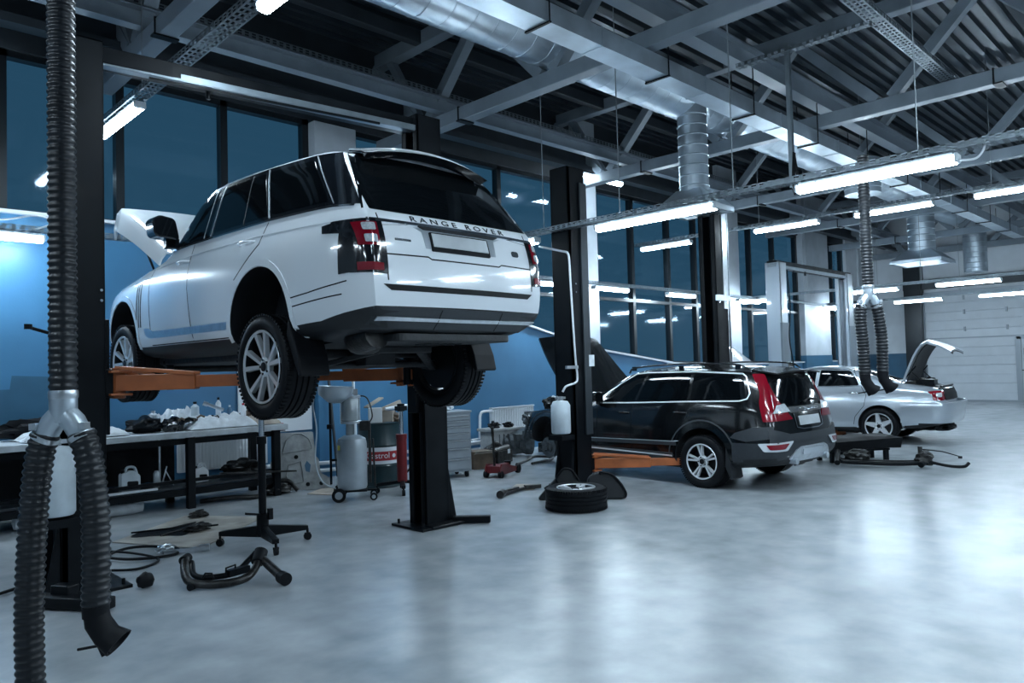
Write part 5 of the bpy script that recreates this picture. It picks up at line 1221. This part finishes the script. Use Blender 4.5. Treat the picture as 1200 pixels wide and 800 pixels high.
# oil drum with its load
dx, dy, dr = 5.98, 8.78, .30
dm = thing('oil_drum', 'dark green steel drum with a white and red lettered band', 'drum', (dx, dy, 0))
b = B().lathe([(.29, .01), (.30, .0), (.305, .02), (.295, .04), (.295, .28), (.305, .30), (.295, .32), (.295, .56), (.305, .58), (.295, .60), (.295, .86), (.305, .87), (.305, .885), (.28, .885), (.28, .87), (.0, .87)], n=48); b.out('drum_shell', M['drum'], dm, smooth=30)
B().lathe([(.298, .33), (.299, .33), (.299, .555), (.298, .555)], n=48, cap=False).out('white_band', M['drumw'], dm, smooth=40)
B().lathe([(.3005, .375), (.301, .375), (.301, .50), (.3005, .50)], n=48, cap=False).out('red_band', M['drumr'], dm, smooth=40)
cu = bpy.data.curves.new('t', 'FONT'); cu.body = 'Castrol'; cu.size = .11; cu.extrude = .0008; tx = bpy.data.objects.new('t', cu); COL.objects.link(tx); me = evaluated(tx); bpy.data.objects.remove(tx)
toc = math.atan2(-dy, -dx)
for v in me.vertices:
    a = toc-.62+v.co.x/.302; rr_ = .3025+v.co.z; v.co = V(math.cos(a)*rr_, math.sin(a)*rr_, .41+v.co.y)
me.materials.append(M['board']); tx = bpy.data.objects.new('band_lettering', me); COL.objects.link(tx); tx.parent = dm
b = B()
b.T = Matrix.Rotation(toc+.70, 4, 'Z') @ Matrix.Translation((.3025, 0, .437)) @ Matrix.Rotation(PI/2, 4, 'Y'); b.lathe([(.028, 0), (.028, .002), (.016, .002), (.016, 0)], n=20); b.out('round_emblem', M['board'], dm)
def cbox(x, y, z, d, rz, m, label, rx=0):
    t = thing('small_carton', label, 'carton', (x, y, z), rz, 'cartons and scraps on the drum'); t.rotation_euler.x = rx
    B().box((0, 0, d[2]/2), d).out('carton_body', m, t, bevel=.003); B().box((0, d[1]*.1, d[2]+.003), (d[0]*.98, d[1]*.4, .004)).out('carton_flap', m, t)
cbox(dx-.10, dy-.06, .887, (.18, .16, .20), -.5, M['cream'], 'cream cardboard carton standing on the left of the drum')
cbox(dx+.10, dy-.10, .887, (.15, .14, .15), -.9, M['card'], 'smaller beige carton in the middle of the drum top')
cbox(dx+.08, dy+.14, .887, (.20, .12, .16), .4, M['card'], 'brown carton at the back of the drum')
tag(B().bar((dx-.22, dy-.02, 1.10), (dx+.05, dy+.0, 1.22), .10, .02).out('cardboard_scrap', M['card']), 'cardboard strip lying tilted on top of the cream carton', 'cardboard')
tag(B().bar((dx-.02, dy-.10, 1.06), (dx+.26, dy-.16, 1.16), .05, .05).out('wood_block', M['card']), 'brown stick laid across the cartons on the drum', 'stick')
tag(B().tube(spline([(dx+.0, dy-.16, 1.07), (dx+.2, dy-.2, 1.09), (dx+.34, dy-.22, 1.10), (dx+.38, dy-.2, 1.05)], 6), .022, 10).out('white_tube', M['pipe'], smooth=60), 'bent white plastic tube resting on the drum load', 'tube')
tag(B().blob((dx+.20, dy-.12, .94), (.2, .18, .14), 5, .3).out('brown_rag', M['brown'], smooth=30), 'brown rag hanging on the right edge of the drum', 'rag')

# red hydraulic transmission jack
tj = thing('transmission_jack', 'red upright hydraulic jack on casters beside the drum', 'jack', (5.84, 8.06, 0), 0)
B().cyl((0, 0, .14), (0, 0, .74), .068, n=24).cyl((0, 0, .70), (0, 0, .76), .075, n=24).out('cylinder', M['redpaint'], tj, smooth=40)
B().cyl((0, 0, .76), (0, 0, 1.06), .028, n=18).out('piston_rod', M['chrome'], tj, smooth=40)
B().box((0, 0, 1.10), (.12, .12, .06)).cyl((0, 0, 1.06), (0, 0, 1.16), .05).out('saddle', M['black'], tj, bevel=.005)
for k in range(4):
    a = PI/4+k*PI/2+.2; e = V(math.cos(a)*.33, math.sin(a)*.33, .11); n_ = V(-math.sin(a), math.cos(a), 0)
    lg = B().bar((0, 0, .14), e, .05, .04).out('leg', M['black'], tj)
    B().cyl(e, e-V(0, 0, .04), .012).cyl(e+n_*.02+V(0, 0, -.07), e-n_*.02+V(0, 0, -.07), .038, n=20).out('caster_wheel', M['rubber'], lg, smooth=40)
B().bar((.05, -.03, .25), (.16, -.09, .40), .02, .02).out('pump_lever', M['black'], tj)

# tool cabinet and side table
tc = thing('tool_cabinet', 'grey rolling tool cabinet with many drawers behind the second lift column', 'cabinet', (7.02, 8.62, 0), -.25)
B().box((0, .01, .52), (.68, .44, .86)).box((0, 0, .965), (.70, .47, .03)).out('cabinet_body', M['cab'], tc, bevel=.006)
z = .12
for h in (.17, .15, .12, .10, .10, .08, .08):
    dr_ = B().box((0, -.222, z+h/2), (.62, .025, h-.012)).out('drawer', M['cab'], tc, bevel=.003)
    B().bar((-.29, -.245, z+h-.018), (.29, -.245, z+h-.018), .012, .014).out('drawer_handle', M['alum'], dr_); z += h
for x in (-.28, .28):
    for y in (-.16, .18): B().box((x, y, .085), (.05, .04, .02)).cyl((x-.015, y, .045), (x+.015, y, .045), .045, n=18).out('caster_wheel', M['rubber'], tc, smooth=40)
tag(B().blob((6.95, 8.6, 1.02), (.2, .15, .08), 4, .3).blob((7.12, 8.62, 1.02), (.16, .12, .08), 9, .4).out('rag_heap', M['paper'], smooth=20), 'pale rags and sockets on top of the grey tool cabinet', 'rag')
st_ = thing('side_table', 'narrow dark blue steel table against the wall right of the cabinet', 'table', (8.05, 9.85, 0))
B().box((0, 0, .86), (.55, .5, .03)).out('table_top', M['cab'], st_); 
for x in (-.22, .22):
    for y in (-.2, .2): B().box((x, y, .425), (.05, .05, .85)).out('leg', M['dado'], st_)
B().box((.02, -.2, .45), (.42, .02, .8)).out('side_panel', M['dado'], st_)
tag(B().prism(rnd([(-.16, 0), (.16, 0), (.13, .5), (.0, .78), (-.08, .7), (-.12, .4)], .04), 'Y', 9.30, 9.34).out('dark_bag', M['rubber']), 'dark rubber flap leaning beside the tool cabinet', 'flap').location = (7.75, -.25, 0)
t = thing('cardboard_box', 'brown cardboard box on the floor right of the tool cabinet', 'box', (8.0, 8.95, 0), -.2)
B().box((0, 0, .14), (.36, .30, .28)).out('box_body', M['brown'], t, bevel=.004); B().box((.0, -.2, .27), (.36, .12, .006), rot=Matrix.Rotation(-.5, 3, 'X')).out('box_flap', M['card'], t)

# gearbox and parts in front of the radiator
gb = thing('gearbox', 'cast grey gearbox lying on the floor in front of the black car nose', 'gearbox', (9.45, 9.55, 0), -.5)
B().lathe([(.10, -.55), (.12, -.5), (.14, -.2), (.17, -.05), (.24, .15), (.26, .2), (.26, .26), (.2, .27)], (0, 0, .27), 'X', 26).box((-.15, 0, .14), (.6, .28, .16)).box((.05, -.2, .35), (.25, .1, .12)).out('casing', M['cast'], gb, smooth=35)
b = B()
for k in range(7): b.box((-.45+.09*k, 0, .29), (.012, .33+.02*k, .26))
b.out('casting_rib', M['cast'], gb)
gb2 = thing('engine_block', 'dull grey engine lump with a small white tag beside the jack handle', 'engine', (8.55, 9.15, 0), .2)
B().blob((0, 0, .17), (.5, .36, .34), 17, .22, sub=4, freq=2.2).box((.0, -.05, .12), (.42, .3, .2)).cyl((-.25, -.1, .2), (.2, -.1, .24), .07).out('block', M['tarn'], gb2, smooth=25)
B().box((.1, -.205, .2), (.07, .004, .07)).out('white_tag', M['board'], gb2)
tag(B().blob((10.1, 9.25, .14), (.6, .4, .28), 27, .3, sub=4, freq=3).box((10.1, 9.25, .12), (.5, .3, .16)).out('transfer_case', M['cast'], smooth=25), 'pale cast housing on the floor right below the black fender', 'car part')
tag(B().box((9.25, 9.75, .50), (.8, .4, .05)).box((9.25, 9.75, .26), (.7, .34, .46)).out('parts_crate', M['shield'], bevel=.01), 'low grey crate of parts before the white radiator', 'crate')
tag(B().blob((9.05, 9.7, .58), (.22, .16, .12), 6, .4).blob((9.35, 9.65, .57), (.2, .16, .1), 8, .4).out('black_fittings', M['rubber'], smooth=25), 'black fittings lying on the grey crate before the radiator', 'car part')
tag(B().tube(spline([(8.5, 8.6, .03), (9.0, 8.85, .03), (9.3, 8.95, .05), (9.5, 8.75, .03), (9.2, 8.55, .03), (8.7, 8.45, .03)], 8), .022, 8, closed=False).out('bent_rail', M['tarn'], smooth=60), 'bent metal rail frame lying on the floor behind the trolley jack', 'rail')
# trolley jack
jk = thing('trolley_jack', 'dark red trolley jack with upright handle on the floor', 'jack', (7.62, 8.05, 0), .35)
B().prism([(-.26, .04), (.30, .04), (.32, .10), (.0, .17), (-.22, .20), (-.28, .12)], 'Y', -.13, -.11).prism([(-.26, .04), (.30, .04), (.32, .10), (.0, .17), (-.22, .20), (-.28, .12)], 'Y', .11, .13).box((-.12, 0, .12), (.28, .22, .10)).bar((-.05, 0, .15), (.24, 0, .14), .08, .05).out('frame', M['redpaint'], jk, bevel=.004)
B().cyl((.24, 0, .14), (.24, 0, .19), .05, n=20).out('saddle', M['black'], jk, smooth=40)
B().cyl((-.20, 0, .16), (-.24, 0, .72), .018, n=12).cyl((-.235, 0, .60), (-.245, 0, .74), .022, n=12).out('handle', M['tarn'], jk, smooth=40)
for (x, r) in ((.34, .065), (-.24, .05)):
    for y in (-.12, .12): B().cyl((x, y-.025, r), (x, y+.025, r), r, n=22).out('wheel', M['rubber'], jk, smooth=40)
# wrench/rod parts on floor
tag(B().bar((6.35, 6.72, .03), (6.95, 6.86, .03), .05, .035).cyl((6.28, 6.66, .045), (6.42, 6.76, .045), .05, n=14).bar((6.45, 6.8, .04), (6.75, 6.83, .045), .07, .05).bar((6.9, 6.85, .04), (7.1, 6.75, .04), .07, .05).out('drive_shaft', M['tarn'], bevel=.006), 'short drive shaft lying on the floor left of the loose tire', 'car part')
floor_sheet('cardboard_sheet', [(6.75, 7.0), (7.15, 7.25), (7.35, 7.0), (6.95, 6.75)], .004, .006, M['card'], 'small pale cardboard piece behind the drive shaft', 'cardboard')
# loose tire lying before the post and plastic arch liners
tt = thing('loose_wheel', 'loose tire lying flat in front of the middle black lift column', 'wheel', (6.38, 5.52, .1225)); tt.rotation_euler = (0, PI/2, .3)
wheel(tt, 0, 0, 0, .345, .245, .215, (5, .16, .030, .040, .75), -1)
def liner(x, y, rz, pl, label, tilt=0):
    t = thing('wheel_arch_liner', label, 'car part', (x, y, 0), rz, 'black plastic arch liners'); t.rotation_euler.x = tilt
    B().prism(rnd(pl, .05), 'Y', -.07, .07).out('liner_shell', M['plastic'], t, bevel=.02, smooth=40)
    B().tube([(p[0], -.08, max(.02, p[1])) for p in rnd(pl[1:-1], .05)], .014, 6).out('liner_rim', M['rubber'], t, smooth=50)
liner(6.70, 6.02, -.78, [(-.30, .0), (.20, .0), (.22, .20), (.12, .36), (.02, .37), (-.08, .24), (-.22, .10)], 'black plastic arch liner leaning left of the middle lift column', -.1)
liner(7.02, 5.62, -.78, [(-.22, .0), (.22, .0), (.25, .06), (.19, .18), (.08, .30), (-.08, .33), (-.20, .26)], 'black plastic arch liner leaning right of the loose tire', -.1)

# near the silver car : cushion-like cover and rear subframe
sc_ = thing('seat_cover_stack', 'black padded bench cushion on a low dolly behind the black estate car', 'cushion', (11.95, 4.62, 0), -.62)
rows = []
for i in range(15):
    u = -1+i/7; r = []
    for j in range(9): v = -1+j/4; k = (1-u**6)*(1-v**4); r.append((u*.66, v*.30, .34+.05*k+.012*math.sin(u*9)*k+.02*u))
    rows.append(r)
b = B(); b.sheet(rows, .16); b.out('cushion', M['rubber'], sc_, smooth=50)
b = B()
for x in (-.45, .45):
    for y in (-.18, .18): b.box((x, y, .10), (.06, .06, .19))
b.box((0, 0, .18), (1.0, .42, .03)).out('dolly_frame', M['black'], sc_)
sf = thing('rear_subframe', 'black rear axle subframe with arms lying on the floor below the silver car', 'car part', (11.45, 3.98, 0), -1.12)
B().tube(spline([(-.62, .12, .12), (-.5, .04, .08), (0, .02, .07), (.5, .02, .08), (.62, .0, .10)], 8), .035, 10).tube(spline([(-.6, -.16, .10), (-.45, -.10, .08), (.1, -.14, .07), (.55, -.06, .08)], 8), .03, 10).out('crossmember', M['black'], sf, smooth=50)
B().tube([(-.64, -.2, .08), (-.62, 0, .16), (-.60, .2, .20)], .04, 10).tube([(.45, -.14, .06), (.55, 0, .12), (.5, .16, .10)], .045, 10).bar((-.62, .16, .18), (-.2, .2, .2), .04, .04).split('side_arm', M['black'], sf, smooth=40)
B().blob((.52, 0, .13), (.24, .22, .22), 5, .2, sub=3, freq=2).blob((-.35, .08, .16), (.35, .2, .18), 15, .2, sub=3, freq=2).cyl((.48, .05, .2), (.48, .05, .3), .03).out('differential', M['tarn'], sf, smooth=25)
B().tube(spline([(.55, -.05, .10), (.8, -.12, .05), (.98, -.16, .05), (1.05, -.14, .10)], 6), .022, 8).tube([(.5, .06, .26), (.75, -.02, .24), (.95, -.08, .18)], .008, 8).cyl((.93, -.08, .17), (.98, -.09, .17), .018).out('link_rod', M['black'], sf, smooth=50)
tag(B().blob((12.6, 5.1, .08), (.9, .35, .16), 9, .3).out('plastic_heap', M['rubber'], smooth=30), 'low heap of black plastic on the floor under the estate car tail', 'car part')
# cone/cut post at the left edge
tag(B().box((.98, 7.0, .65), (.14, .12, 1.3)).box((.98, 6.9, 1.02), (.06, .08, .04)).out('steel_post', M['steel_dk'], bevel=.006), 'dark steel post cut by the left edge of the view', 'post')

for p, l in (([(7.2, 1.78, 3.27), (7.2, 1.66, 3.26), (7.2, 1.60, 3.32), (7.2, 1.58, 3.40)], 'short pale cable curving up from the right end of the largest lamp'),
             ([(1.9, 9.75, 3.25), (2.2, 9.6, 3.38), (2.0, 9.5, 3.42), (1.7, 9.6, 3.36), (1.2, 9.75, 3.34)], 'pale cable loop above the lamp at the left edge')):
    tag(B().tube(spline(p, 8), .010, 8).out('lamp_cable', M['pipe'], smooth=60), l, 'cable')
